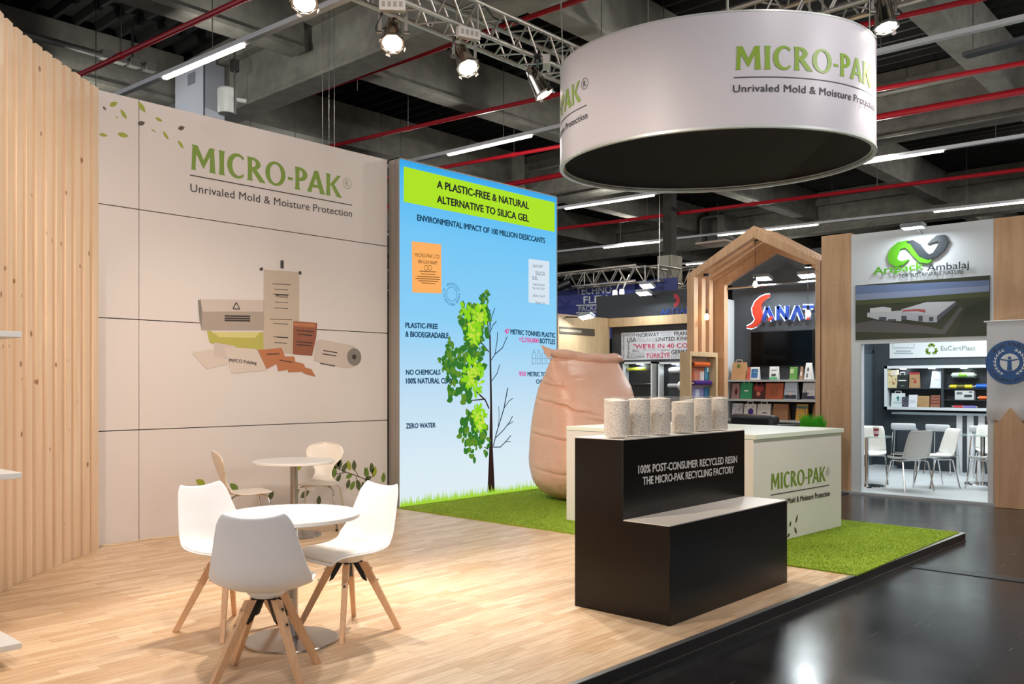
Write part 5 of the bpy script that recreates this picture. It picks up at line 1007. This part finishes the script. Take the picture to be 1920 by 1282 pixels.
# factory picture: a flat printed panel
XPc = 12.19; a, b = Xp(1604, 535, XPc), Xp(1856, 629, XPc)
fp = thing('factory_picture', 'wide printed picture of a white factory in fields on the booth front', 'picture', (12.19, 3.85, b.z)); PR = MB().box(XPc, XPc+.009, b.y, a.y, b.z, a.z).build('print_panel', M('pic_field', (58, 62, 44), .5), fp)
def fpic(name, pts, col, off): m = MB(); m.poly([Xp(x, y, XPc-off) for x, y in pts]); m.build(name, M('pic_%d_%d_%d' % col, col, .5), fp)
fpic('sky', [(1604.5, 536), (1604.5, 563), (1720, 556), (1855, 546), (1855, 525)], (108, 126, 164), .001); fpic('sky', [(1604.5, 552), (1604.5, 563), (1720, 556), (1855, 546), (1855, 535)], (140, 152, 182), .0015)
fpic('field', [(1604.5, 563), (1604.5, 572), (1720, 566), (1855, 556), (1855, 546), (1720, 556)], (76, 84, 50), .0012); fpic('field', [(1790, 628), (1800, 606), (1810, 575), (1854, 560), (1854, 628)], (44, 52, 34), .0012)
fpic('road', [(1604.5, 606), (1640, 600), (1740, 612), (1765, 618), (1800, 575), (1806, 578), (1772, 626), (1604.5, 622)], (96, 92, 92), .0016)
fpic('factory_roof', [(1690, 580), (1737, 566), (1792, 565), (1757, 592), (1720, 588), (1690, 590)], (206, 208, 214), .0022); fpic('factory_wall', [(1757, 592), (1792, 565), (1794, 570), (1757, 604)], (92, 94, 104), .0024); fpic('factory_front', [(1690, 584), (1757, 592), (1757, 604), (1736, 604), (1690, 598)], (188, 190, 198), .0024)
fpic('factory_front', [(1626, 586), (1632, 586), (1690, 582), (1690, 602), (1650, 600), (1626, 594)], (200, 202, 206), .0024); fpic('factory_block', [(1631, 578), (1655, 575), (1671, 577), (1671, 585), (1631, 586)], (214, 216, 218), .0028); fpic('factory_red_band', [(1692, 581), (1720, 579), (1735, 580), (1735, 586), (1720, 583), (1692, 584)], (190, 92, 92), .003)
for x0, y0, x1, y1 in ((1648, 594, 1662, 600), (1665, 598, 1680, 602), (1690, 592, 1700, 600), (1722, 592, 1730, 602), (1742, 594, 1750, 602)): fpic('factory_gate', [(x0, y0), (x1, y0), (x1, y1), (x0, y1)], (84, 86, 96), .0032)
# hanging round emblem banner and gabled oak board
bn = thing('hanging_banner', 'white fabric banner with a round blue eco emblem at the right edge', 'banner', (12.09, 2.62, 1.1)); XBn = 12.08
ty = Xp(1850, 603, XBn); yb0 = ty.y; yb1 = yb0-.86; zt_ = ty.z
rows = []
for i in range(25):
    v = i/24; z = zt_-(zt_-.98)*v; rows.append([(XBn+.012*math.sin(6*k/20*3+v*4)*v+.02*math.sin(20*v)*max(0, v-.7)*3, yb0+(yb1-yb0)*k/20, z+(.03*math.sin(k*.9) if i == 24 else 0)) for k in range(21)])
o = MB().grid(rows).build('fabric', M('banner_white', (214, 214, 218), .7), bn, smooth=60); MB().cyl((XBn, yb0+.03, zt_), (XBn, yb1-.03, zt_), .012, n=10).build('rod', M('rod_white', (220, 220, 216), .4), bn); m = MB(); m.tube([(XBn, yb0-.02, zt_), (XBn+.03, (yb0+yb1)/2, zt_+.11), (XBn, yb1+.02, zt_)], .004, 6); m.build('string', M('string_tan', (210, 180, 150), .7), bn)
ec = Xp(1893, 679, XBn-.025); er = .268; XE2 = Vector((-1, 0, 0))
bl = M('emblem_blue', (24, 84, 148), .5); we = M('emblem_white', (226, 230, 232), .5)
m = MB().disc(ec, UY, UZ, er, 48); m.build('emblem_disc', bl, bn)
m = MB(); e2 = ec+XE2*.003; arc_text(m, 'BLUE ANGEL', e2, UY, UZ, er*.78, 2.5, .64, .036, .02); arc_text(m, 'THE GERMAN ECOLABEL', e2, UY, UZ, er*.90, 3.55, 5.87, .030, .02)
m.disc(e2, UY, UZ, er*.40, 32)
for s_ in (-1, 1):
    for k in range(9):
        t = -1.15+k*.26; c_ = e2+UY*s_*er*.60*math.cos(t)+UZ*er*.60*math.sin(t); d = (UY*s_*-math.sin(t)+UZ*math.cos(t)); q = XE2.cross(d); 
        for w__ in (-1, 1): m.poly([c_, c_+d*.03+q*.016*w__, c_+d*.05+q*.012*w__, c_+d*.022]) if w__ > 0 else m.poly([c_, c_+d*.022, c_+d*.05+q*.012*w__, c_+d*.03+q*.016*w__])
m.build('emblem_lettering', we, bn)
m = MB(); e3 = ec+XE2*.006; m.disc(e3+UZ*.052, UY, UZ, .020, 16); f2 = lambda u, v: e3+UY*u+UZ*v
m.poly([f2(-.018, .03), f2(-.10, .045), f2(-.10, .03), f2(-.022, .012), f2(-.024, -.05), f2(-.03, -.098), f2(0, -.105), f2(.03, -.098), f2(.024, -.05), f2(.022, .012), f2(.10, .03), f2(.10, .045), f2(.018, .03)]); m.build('emblem_figure', bl, bn)
hb = MB(); X1 = 11.98; pts = [Xp(1864.5, 949, X1), Xp(1864.5, 801, X1), Xp(1893, 764, X1), Xp(1921, 800, X1), Xp(1921, 956, X1)]
for p in pts: p.x = X1
pts[0].z = -.068; pts[4].z = -.068
o = hb.prism(pts, (.10, 0, 0)).build('gabled_board', oak, bevel=.003); tag(o, 'small house shaped oak board standing below the round emblem banner', 'display board')
# interior
struct(MB().box(16.6, 16.66, .5, 6.1, -.04, 3.0).build('wall_white_back', noisy('anthracite', (64, 72, 78), (56, 64, 70), 2, .5, 0)), 'anthracite back wall inside the white booth', 'wall')
lw_ = struct(MB().box(14.2, 16.6, 6.02, 6.08, -.04, 3.0).build('wall_white_side', MATS['anthracite']), 'anthracite side wall with a flush door inside the white booth', 'wall')
dr = struct(MB().box(15.3, 16.42, 6.005, 6.02, -.04, 2.02).build('door_1', M('door_slate', (84, 98, 106), .4)), 'slate grey flush door inside the white booth', 'door'); MB().cyl((15.42, 5.97, 1.0), (15.42, 6.005, 1.0), .014, n=8).build('handle', CHROME, dr); m = MB().box(16.42, 16.48, 5.99, 6.02, -.04, 2.08); m.box(15.24, 16.48, 5.99, 6.02, 2.02, 2.08); m.build('door_frame', M('slate_frame', (60, 72, 80), .4), dr)
XI = 16.57; a, b = Xp(1668, 640, XI), Xp(1858, 668, XI)
sb = thing('sponsor_board', 'white board with a green recycling triangle above the wall niche', 'sign', (16.58, 4.4, b.z)); MB().box(XI, 16.6, b.y-.3, a.y, b.z, a.z+.3).build('board', M('board_white', (224, 230, 232), .5), sb)
xtext('EuCertPlast', (1764, 657), (1829, 656.5), (1764, 648.5), XI-.004, M('board_grey_ink', (120, 126, 122), .5), sb, 'lettering')
m = MB(); c_ = Xp(1746.5, 655, XI-.004); lf = M('board_leaf', (112, 142, 48), .5)
for k in range(3):
    t = PI/2+k*2*PI/3; 
    for s_ in (-1, 1):
        p0 = c_+UY*.10*math.cos(t)+UZ*.10*math.sin(t); t2 = t+s_*PI/3; p1 = c_+UY*.075*math.cos(t2)+UZ*.075*math.sin(t2); m.stroke([p0, p0.lerp(p1, .8)], [.05, .045], NX)
m.build('recycling_mark', lf, sb)
m = MB(); q = [Xp(1674, 645, XI-.004), Xp(1674, 652, XI-.004), Xp(1714, 652, XI-.004), Xp(1714, 645, XI-.004)]; m.stroke(q, .012, NX); m.stroke([Xp(1680, 658, XI-.004), Xp(1708, 658, XI-.004)], .018, NX); m.stroke([Xp(1676, 662, XI-.004), Xp(1712, 662, XI-.004)], .018, NX); m.build('small_print', M('board_slate_ink', (150, 164, 172), .5), sb)
# wall niche
XN = 16.40; a, b = Xp(1658, 686, XN), Xp(1858, 771, XN); NB = 16.59; ya0, yb_ = a.y, b.y-.25; zt_, zb_ = a.z, b.z
ni = thing('wall_niche', 'white framed lit wall niche with shelves of packaging behind the bar', 'display niche', (16.5, (ya0+yb_)/2, zb_)); fw_ = M('niche_white', (226, 232, 234), .4)
m = MB(); m.box(XN, NB, yb_, ya0, zt_-.05, zt_); m.box(XN, NB, yb_, ya0, zb_, zb_+.05); m.box(XN, NB, ya0-.05, ya0, zb_, zt_); m.box(XN, NB, yb_, yb_+.05, zb_, zt_); m.build('frame', fw_, ni)
MB().box(NB, NB+.008, yb_, ya0, zb_, zt_).build('back_panel', M('niche_back', (48, 54, 60), .5), ni)
yv = Xp(1766, 720, XN).y; z1_ = Xp(1710, 727.5, XN).z; zr1 = Xp(1800, 728.5, XN).z; zr2 = Xp(1800, 749.5, XN).z; gs = M('shelf_smoke', (62, 72, 78), .2); MB().box(XN+.02, NB, yv-.02, yv+.02, zb_+.05, zt_-.05).build('divider', M('niche_divider', (60, 66, 70), .5), ni)
MB().box(XN+.02, NB, yv+.02, ya0-.05, z1_-.015, z1_).build('shelf', gs, ni)
for z_ in (zr1, zr2): MB().box(XN+.02, NB, yb_+.05, yv-.02, z_-.012, z_).build('shelf', gs, ni)
for px in (1693, 1747, 1807):
    q = Xp(px, 690, XN+.06); MB().lathe([(.001, -.012), (.05, -.012), (.055, 0), (.001, 0)], (XN+.07, q.y, zt_-.05), 18).build('downlight', flood_m, ni); spot('niche_downlight', (XN+.07, q.y, zt_-.075), (XN+.12, q.y, zb_), 3.0, 120, COOL, .03)
GN = 'packs in the white booth wall niche'; XQ = XN+.03; zB = zb_+.05
bag(1665, 1682, 693, XQ, z1_, .10, (222, 206, 160), 'tall cream floral pack at the upper left of the wall niche', 'pack', 'carton', top=1., tdep=1., decor=[('specks', (216, 120, 60), 16), ('specks', (150, 60, 90), 6), ('rect', (236, 230, 214), -.2, .9, .7, .97)], group=GN)
bag(1681, 1702, 702, XQ-.004, z1_, .10, (30, 38, 36), 'black paper bag with white loop handle in the wall niche', handle=W_, top=1., tdep=.6, decor=[('rect', (214, 220, 220), -.7, .7, .52, .6), ('rect', (160, 170, 168), -.3, .4, .15, .19)], group=GN)
bag(1704, 1723, 698, XQ, z1_, .09, (168, 134, 96), 'kraft pouch with red top in the wall niche', 'pouch', 'stand_up_pouch', top=.98, tdep=.2, decor=[('rect', (176, 46, 50), -1, 1, .88, 1.), ('disc', (176, 50, 40), .2, .42, .3), ('rect', (110, 84, 60), -.5, .3, .58, .62)], group=GN)
bag(1743, 1768, 696, XQ, z1_, .12, (222, 228, 236), 'tall white tapering bag at the upper middle of the wall niche', top=.72, tdep=.2, decor=[('rect', (180, 188, 200), -.5, .5, .48, .52)], group=GN)
bag(1670, 1696, 737, XQ, zB, .10, (216, 226, 226), 'white paper bag with a teal drop mark low in the wall niche', handle=W_, top=.95, decor=[('disc', (40, 128, 124), 0, .66, .22), ('dia', (40, 128, 124), .05, .5, .16), ('rect', (130, 170, 170), -.6, .5, .28, .31)], group=GN)
bag(1691, 1703, 744, XQ-.01, zB, .05, (74, 74, 88), 'dark patterned pack low in the wall niche', 'pack', 'carton', top=1., tdep=1., decor=[('specks', (160, 160, 176), 14)], group=GN)
bag(1703, 1719, 740, XQ, zB, .10, (224, 226, 232), 'narrow white bag with fold over top low in the wall niche', top=1., tdep=.4, decor=[('rect', (190, 194, 206), -.6, .6, .5, .53), ('rect', (190, 194, 206), -.6, .6, .4, .43)], group=GN)
bag(1718, 1742, 742, XQ, zB, .12, (172, 136, 92), 'wide kraft bag low in the wall niche', top=.92, decor=[('rect', (96, 130, 50), -.9, -.4, .16, .2), ('rect', (150, 116, 76), .0, .06, .05, .9)], group=GN)
bag(1744, 1762, 741, XQ, zB, .10, (142, 96, 74), 'brown bag with red wave bands low in the wall niche', top=.98, decor=[('rect', (130, 44, 40), -.95, .95, .30, .38), ('rect', (130, 44, 40), -.95, .95, .56, .64), ('rect', (130, 44, 40), -.95, .95, .82, .88)], group=GN)
def rolly(px0, px1, py, r, col, label, zs, band=None, x=XN+.09): a_, b_ = Xp(px0, py, x), Xp(px1, py, x); rollx((x, a_.y, zs+r), (x, b_.y, zs+r), r, col, label, (200, 204, 200), band, group='rolls in the white booth wall niche')
rolly(1786, 1828, 703, .042, (206, 224, 206), 'pale roll with green print on top in the wall niche', Xp(1806, 707.5, XN+.09).z, (130, 196, 70)); 
MB().box(XN+.05, NB, Xp(1830, 703, XN).y, Xp(1784, 703, XN).y, Xp(1806, 707.5, XN+.09).z-.012, Xp(1806, 707.5, XN+.09).z).build('shelf', gs, ni)
rolly(1782, 1823, 725, .035, (222, 206, 40), 'yellow bag roll in the wall niche', zr1, (110, 104, 30)); rolly(1831, 1851, 724, .042, (24, 96, 190), 'blue bag roll in the wall niche', zr1)
bag(1790, 1826, 732, XQ, zr2, .12, (206, 210, 210), 'white printed carton with a dark picture in the wall niche', 'pack', 'carton', top=1., tdep=1., decor=[('rect', (50, 52, 54), .0, .8, .3, .55), ('rect', (110, 114, 116), -.8, -.2, .6, .85), ('rect', (60, 62, 64), .5, .85, .8, .9)], group=GN)
rolly(1836, 1852, 746, .036, (224, 100, 40), 'orange bag roll in the wall niche', zr2)
rolly(1788, 1806, 765, .022, (206, 60, 70), 'small red bag roll on the niche floor', zB); rolly(1808, 1830, 766, .02, (120, 110, 190), 'small lilac bag roll on the niche floor', zB, x=XN+.05)
# bar
YB0, YB1, XBa = 5.42, 1.5, 16.02; zbar = Xp(1750, 774.5, XBa-.1).z
br_ = thing('bar_counter', 'long dark bar counter with white upright stripes and thin top', 'bar counter', (16.15, 3.5, -.04)); MB().box(XBa, 16.35, YB1, YB0, -.04, zbar-.03).build('body', MATS['anthracite'], br_); MB().box(XBa-.12, 16.36, YB1-.05, YB0+.05, zbar-.03, zbar).build('top', M('bar_top', (120, 132, 136), .15), br_)
for px0, px1 in ((1793.5, 1804.5), (1813.5, 1825.5), (1834.5, 1846.5), (1857, 1868)): a_, b_ = Xp(px0, 800, XBa), Xp(px1, 800, XBa); MB().box(XBa-.006, XBa, b_.y, a_.y, -.04, zbar-.03).build('stripe', wb, br_)
# bar stools
stm = M('stool_white', (214, 220, 224), .4)
def stool(loc, rz, label):
    t = thing('bar_stool', label, 'stool', loc, rz, 'white bar stools at the dark bar'); prof = [(.19, .70), (.17, .715), (.05, .715), (-.10, .715), (-.155, .725), (-.18, .76), (-.19, .83)]
    rows = [[(x, y, z) for y in np.linspace(-.2, .2, 9)] for x, z in prof]; o = MB().grid(rows).build('seat', stm, t, world=False, smooth=50); s_ = o.modifiers.new('thick', 'SOLIDIFY'); s_.thickness = .022; s_.offset = 0; b_ = o.modifiers.new('sub', 'SUBSURF'); b_.levels = 1; b_.render_levels = 1
    for sx_, sy_ in ((1, 1), (1, -1), (-1, -1), (-1, 1)): MB().tube([(sx_*.08, sy_*.15, .70), (sx_*.13, sy_*.165, .695), (sx_*.15, sy_*.17, .66), (sx_*.21, sy_*.21, .0)], .010, 8).build('leg', CHROME, t, world=False)
    f = .30; k = .186; MB().tube([(k, k, f), (k, -k, f), (-k, -k, f), (-k, k, f)], .008, 8, closed=True).build('footrest', CHROME, t, world=False); return t
s1 = stool((15.62, 5.16, -.04), math.radians(12), 'white bar stool at the left end of the dark bar'); dup(s1, (15.55, 4.54, -.04), math.radians(-4), 'white bar stool in the middle, left of the white stripes'); dup(s1, (15.5, 3.88, -.04), math.radians(4), 'white bar stool partly cut by the right post')
# cafe tables and chairs
gl = glass('table_glass', (190, 214, 206), .45, .05)
def glass_table(loc, label):
    t = thing('glass_table', label, 'table', loc, 0, 'round glass tables in the white booth'); MB().lathe([(.001, .725), (.35, .725), (.35, .735), (.001, .735)], n=48).build('glass_top', gl, t, world=False); MB().lathe([(.03, .02), (.03, .725)], n=18, caps=False).build('column', CHROME, t, world=False); MB().lathe([(.001, 0), (.25, 0), (.24, .015), (.03, .03), (.001, .03)], n=36).build('base_plate', CHROME, t, world=False); MB().lathe([(.12, .715), (.12, .725)], n=20).build('top_plate', CHROME, t, world=False); return t
g1 = glass_table((12.93, 4.80, -.04), 'round glass table with a red cup behind the left post'); dup(g1, (14.35, 3.62, -.04), 0, 'round glass table partly hidden by the right post')
ccm = M('cafe_chair_white', (224, 226, 222), .4)
CV = np.array([(0, .22, .42, .19), (.06, .20, .44, .21), (.3, .03, .435, .215), (.45, -.10, .435, .215), (.53, -.16, .46, .215), (.60, -.19, .52, .212), (.8, -.235, .68, .20), (.95, -.275, .81, .185), (1, -.30, .845, .165)])
def cafe_chair(loc, rz, label):
    t = thing('cafe_chair', label, 'chair', loc, rz, 'white shell chairs in the white booth'); rows = []
    for i in range(31):
        v = i/30; x, z, w__ = [np.interp(v, CV[:, 0], CV[:, k]) for k in (1, 2, 3)]; rows.append([(x+(.035 if v > .55 else 0)*u*u, u*w__, z+(.03*u*u*(1 if v < .55 else 0))) for u in np.linspace(-1, 1, 11)])
    o = MB().grid(rows).build('seat_shell', ccm, t, world=False, smooth=60); s_ = o.modifiers.new('thick', 'SOLIDIFY'); s_.thickness = .012; s_.offset = 0
    for sx_, sy_ in ((1, 1), (1, -1), (-1, -1), (-1, 1)): MB().tube([(sx_*.10, sy_*.19, .415), (sx_*.13, sy_*.20, .40), (sx_*.22, sy_*.23, .0)], .0105, 8).build('leg', CHROME, t, world=False)
    m = MB()
    for sy_ in (-1, 1): m.cyl((.10, sy_*.19, .415), (-.10, sy_*.19, .415), .010, n=8)
    m.cyl((0, -.19, .415), (0, .19, .415), .010, n=8); m.build('seat_rail', CHROME, t, world=False); return t
k0 = cafe_chair((13.42, 4.92, -.04), math.radians(200), 'white shell chair facing us behind the glass table with the cup'); dup(k0, (12.88, 4.19, -.04), math.radians(55), 'white shell chair with shaded back turned to us by the left glass table')
dup(k0, (13.52, 4.02, -.04), math.radians(135), 'white shell chair side on, right of the one with its back to us'); dup(k0, (13.72, 3.36, -.04), math.radians(60), 'white shell chair back turned beside the right post')
dup(k0, (15.02, 3.66, -.04), math.radians(200), 'white shell chair behind the right hand glass table')
cu_ = Xp(1641, 818, 12.95); cpt = thing('paper_cup', 'red paper cup with white lid on the glass table', 'cup', (12.99, cu_.y, .695)); MB().lathe([(.001, 0), (.03, 0), (.04, .11), (.001, .11)], n=20).build('cup_body', M('cup_red', (150, 34, 58), .5), cpt, world=False); MB().lathe([(.001, .11), (.044, .11), (.044, .125), (.036, .14), (.001, .14)], n=20).build('lid', WHITE, cpt, world=False); MB().lathe([(.0375, .03), (.041, .075)], n=20, caps=False).build('print', M('cup_print', (220, 180, 190), .5), cpt, world=False)
area('booth_downlight', (14.3, 4.2, 3.3), (14.3, 4.2, 0), 150, 2.6, 2.2, COOL)
# ---------------------------------------------------------------- booths farther left
XA = 13.6
struct(MB().box(XA, XA+.08, 7.4, 9.86, -.055, 2.6).build('wall_left_booth_back', greyw), 'dark grey wall behind the country names board', 'wall')
fa = thing('booth_fascia', 'dark booth fascia with blue lettering and a red half disc', 'fascia', (XA, 9.2, 2.69)); MB().box(XA-.06, XA+.05, 7.5, 10.18, 2.695, 3.14).build('panel', M('fascia_dark', (44, 48, 54), .45), fa); MB().box(XA-.10, XA+.05, 7.5, 9.86, 2.53, 2.695).build('oak_beam', oakl, fa)
xtext('ARTSAN', (1238, 590.5), (1297, 587), (1238, 579.5), XA-.07, blu, fa, 'lettering', .03)
c_ = Xp(1263.5, 563.5, XA-.065); m = MB(); m.poly([c_+UY*.125*math.cos(t)+UZ*.125*math.sin(t) for t in np.linspace(-PI/2, PI/2, 20)]); m.build('red_half_disc', M('half_disc_red', (176, 30, 44), .4), fa); m = MB(); m.poly([c_+XE2*.003+UY*.045*math.cos(t)+UZ*.045*math.sin(t) for t in np.linspace(-PI/2, PI/2, 14)]); m.build('cutout', MATS['fascia_dark'], fa); m = MB(); m.poly([c_+UY*.12*math.cos(t)+UZ*.12*math.sin(t) for t in np.linspace(PI/2, PI*1.5, 20)]); m.build('green_half_disc', M('half_disc_green', (26, 52, 44), .4), fa)
sd_ = struct(MB().box(12.0, XA-.061, 9.865, 9.92, -.055, 2.70).build('wall_left_booth_side', oakl), 'pale oak side wall with a long slot left of the country board', 'wall')
a_, b_ = Yp(1049, 612, 9.863), Yp(1115, 627, 9.863); MB().box(a_.x, b_.x, 9.858, 9.866, b_.z-.03, a_.z).build('slot', M('slot_brown', (84, 72, 58), .7), sd_); a_, b_ = Yp(1049, 616, 9.86), Yp(1090, 624, 9.86); MB().box(a_.x, b_.x, 9.855, 9.859, b_.z, a_.z).build('slot_panel', M('slot_pale', (160, 148, 126), .6), sd_)
p = Yp(1099, 595, 9.5); fo = floodlight('dazzling floodlight on the pale oak side wall', p, (-.35, -.15, -1), 12, wall=False); m = MB().cyl(p, (p.x-.12, 9.866, p.z+.02), .012, n=8); m.build('arm', BLACK, fo)
floodlight('dazzling floodlight over the dark fascia', Xp(1207, 551, XA-.42), (-.35, 0, -1), 14, .38); fo = floodlight('small floodlight behind the top of the dark fascia', Xp(1213, 537, XA+.4), (-.5, 0, -1), 3, wall=False); q = Xp(1213, 537, XA+.4); MB().cyl(q, (XA+.04, q.y, 3.1), .012, n=8).build('arm', BLACK, fo)
XD = XA-.02; a_, b_ = Xp(1165, 624, XD), Xp(1300, 672, XD)
wbd = thing('country_board', 'white board crowded with grey and pink country names', 'sign', (XD, 8.9, b_.z)); MB().box(XD, XA, b_.y, a_.y, b_.z, a_.z).build('board', M('board_pale', (216, 218, 224), .5), wbd)
inkd, inkg, inkp = M('word_dark', (66, 66, 76), .5), M('word_grey', (166, 168, 176), .5), M('word_pink', (206, 52, 96), .5)
def words(lst, mt, nm): 
    for st, A_, B_, T_, bo_ in lst: m = MB(); m.ptext(st, A_, B_, T_, XP(XD-.003), max(0, bo_)*2); m.build(nm, mt, wbd)
words([('SWEDEN', (1166.5, 630.5), (1194, 630), (1166.5, 625.5), .0), ('NORWAY', (1196, 632), (1236, 630), (1196, 624.8), .01), ('FRANCE', (1264, 629), (1300, 627.5), (1264, 622), .01), ('USA', (1175.5, 641), (1193, 640.5), (1175.5, 633), .012), ('UNITED KINGDOM', (1230, 639.5), (1318, 636.5), (1230, 632.5), .01), ('GERMANY', (1258.5, 664), (1304, 662.5), (1258.5, 656), .01), ('BULGARIA', (1175.5, 672), (1209, 671), (1175.5, 666.5), .0), ('BAHAMAS', (1239, 657.5), (1256, 657), (1239, 655), .0), ('IRAQ', (1186, 660), (1198.5, 659.5), (1186, 655.5), .0)], inkd, 'word_lettering')
words([('FINLAND', (1195, 640.5), (1230, 640), (1195, 634), -.01), ('ESTONIA', (1239, 626), (1258, 625), (1239, 622.5), 0), ('MOROCCO', (1239, 630), (1258, 629), (1239, 627), 0), ('DENMARK', (1258.5, 671.5), (1304, 670.5), (1258.5, 666), -.01), ('LIBYA PANAMA', (1203, 658), (1236, 657.5), (1203, 655), 0), ('INDONESIA', (1181, 665), (1209, 664), (1181, 661.5), 0)], inkg, 'word_lettering')
words([('"WE\'RE IN 40 COUNTRIES"', (1187, 653.5), (1352, 650), (1187, 645.5), .012), ('TÜRKİYE', (1211, 671.5), (1256, 669.5), (1211, 663), .012)], inkp, 'word_lettering')
m = MB()
for st, px, pyb, h_, w__ in (('NETHERLAND', 1170.5, 672, .035, .43), ('SPAIN', 1180, 666, .042, .24)):
    q = Xp(px, pyb, XD-.003); m.text(st, lambda x, y: q+UZ*w__*x-UY*h_*y, .0)
m.build('word_lettering', inkd, wbd)
for (px0, px1, lb_) in ((1174, 1229, 'left lit glass niche with film rolls under the country board'), (1240, 1296, 'right lit glass niche with film rolls under the country board')):
    a_, b_ = Xp(px0, 679, XA-.05), Xp(px1, 770, XA-.05); t = thing('roll_niche', lb_, 'display niche', (XA-.03, (a_.y+b_.y)/2, .95)); y0, y1, z0, z1 = b_.y, a_.y, .95, a_.z
    m = MB(); m.box(XA-.16, XA, y0, y1, z1-.035, z1); m.box(XA-.16, XA, y0, y1, z0, z0+.03); m.box(XA-.16, XA, y0, y0+.03, z0, z1); m.box(XA-.16, XA, y1-.03, y1, z0, z1); m.build('frame', fw_, t); MB().box(XA-.01, XA-.002, y0, y1, z0, z1).build('back_panel', M('niche_black', (34, 38, 42), .4), t)
    MB().box(XA-.10, XA-.04, (y0+y1)/2-.06, (y0+y1)/2+.06, z1-.045, z1-.036).build('light_strip', flood_m, t); area('niche_light', (XA-.07, (y0+y1)/2, z1-.05), (XA-.07, (y0+y1)/2, 0), 2.5, .3, .06, COOL)
def rolla(px0, px1, py, r, col, lab, core=(170, 174, 176), band=None): a_, b_ = Xp(px0, py, XA-.085), Xp(px1, py, XA-.085); a_.z = b_.z = (a_.z+b_.z)/2; rollx(a_, b_, r, col, lab, core, band, group='film rolls in the lit niches')
rolla(1178, 1212, 692, .032, (190, 200, 70), 'yellow green film roll in the left lit niche'); rolla(1180, 1222, 721, .028, (24, 24, 26), 'black film roll in the left lit niche', (90, 92, 94)); rolla(1256, 1286, 694, .05, (206, 208, 210), 'white and clear film roll high in the right lit niche', (200, 200, 200)); rolla(1254, 1272, 723, .04, (170, 172, 176), 'silver film roll in the right lit niche', (210, 212, 214)); rolla(1274, 1288, 723, .075, (226, 228, 228), 'fat white film roll beside the silver one', (120, 120, 122))
# blue banner booth with truss
XT = 18.; a_, b_ = Xp(1040, 533, XT), Xp(1178, 600, XT); tb = thing('blue_banner', 'big blue banner with white lettering hung from a truss in the back', 'banner', (XT, 13.2, 3.0)); bm = M('banner_blue', (52, 62, 142), .5)
MB().box(XT, XT+.03, b_.y-.2, a_.y+.2, 2.6, Xp(1100, 532, XT).z).build('fabric', bm, tb); xtext('TECHNO', (1080, 552.5), (1147, 549), (1080, 539.5), XT-.005, we, tb, 'lettering', .04); xtext('FLEX', (1094, 569), (1140, 566), (1094, 556), XT-.005, we, tb, 'lettering', .04); xtext('PACKAGING', (1085, 583.5), (1152, 580), (1085, 574.5), XT-.005, we, tb, 'lettering', .015)
m = MB(); 
for py0, py1 in ((572.5, 570), (586.5, 583)): q0, q1 = Xp(1080, py0, XT-.005), Xp(1150, py1, XT-.005); m.stroke([q0, q1], .03, NX)
m.build('rule_lines', we, tb); MB().box(XT+.1, XT+.13, 11.2, b_.y-.15, 2.6, Xp(1200, 526, XT+.1).z).build('side_fabric', M('banner_blue_dark', (44, 50, 110), .5), tb)
z_ = Xp(1120, 521, 17.7).z; truss('lighting_truss', 'aluminium truss over the blue banner far behind', (17.7, 15.6, z_), (17.7, Xp(1200, 510, 17.7).y, z_), .38, .03, .014, .5, 'aluminium truss pieces'); yq = Xp(1200, 510, 17.7).y-.2; truss('lighting_truss', 'end piece of truss at the right over the blue banner', (17.9, yq, z_), (18.9, yq, z_), .38, .03, .014, .5)
q0 = Xp(1275, 522, 20.5); truss('lighting_truss', 'short truss piece seen between the pillar and the gable', (20.5, q0.y+.5, q0.z), (20.5, q0.y-1.5, q0.z), .5, .03, .014, .5)
for k, (px, py) in enumerate(((1153, 549), (1166, 547))): q = Xp(px, py, 17.4); t = thing('clip_lamp', ['small lamp on a stalk right of the white banner lettering', 'small lamp on a stalk nearer the dark fascia floodlight'][k], 'lamp', tuple(q), 0, 'stalk lamps over the blue banner'); m = MB().cyl(q, q+Vector((.2, -.08, .42)), .02, n=8); m.build('stalk', STEEL, t); MB().lathe([(.001, -.05), (.06, -.05), (.05, .06), (.001, .06)], q, 14).build('head', emis('clip_glow', (255, 246, 230), 5.), t)
q = Xp(1056, 536, 17.2); t = thing('black_stage_lamp', 'black stage lamp hanging at the left end of the far truss', 'spotlight', tuple(q)); MB().cyl(q+Vector((-.12, .1, -.05)), q+Vector((.12, -.1, .08)), .11, n=16).build('housing', BLACK, t); MB().box(q.x-.03, q.x+.53, q.y-.03, q.y+.03, z_-.24, z_-.16).build('bracket', BLACK, t); MB().box(q.x-.03, q.x+.03, q.y-.03, q.y+.03, q.z, z_-.16).build('yoke', BLACK, t)
# dark heater box and lamp high between booths
q0, q1 = Xp(1312, 408, 24.6), Xp(1358, 448, 24.6); t = thing('hanging_heater', 'grey box heater with a pale underside hung high behind the gable', 'heater', (24.8, (q0.y+q1.y)/2, q1.z)); ym_ = Xp(1345, 420, 24.6).y; m = MB(); m.box(24.6, 25.3, q1.y, ym_, q1.z, q0.z); m.box(24.6, 25.3, q0.y-.06, q0.y, q1.z, q0.z); m.box(24.6, 25.3, ym_, q0.y, q0.z-.05, q0.z); m.box(25.1, 25.3, ym_, q0.y, q1.z, q0.z); m.build('casing', M('heater_grey', (112, 110, 104), .6), t); MB().box(24.5, 25.4, q1.y-.1, q0.y+.1, q1.z-.08, q1.z-.02).build('diffuser', M('heater_pale', (196, 176, 160), .6), t); MB().box(24.8, 25.1, ym_+.1, q0.y-.15, q1.z, q1.z+.3).build('motor', M('heater_dark', (70, 72, 74), .6), t)
MB().cyl((24.9, (q0.y+q1.y)/2, q0.z), (24.9, (q0.y+q1.y)/2, 7.2), .02, n=8).build('hanger', STEEL, t)
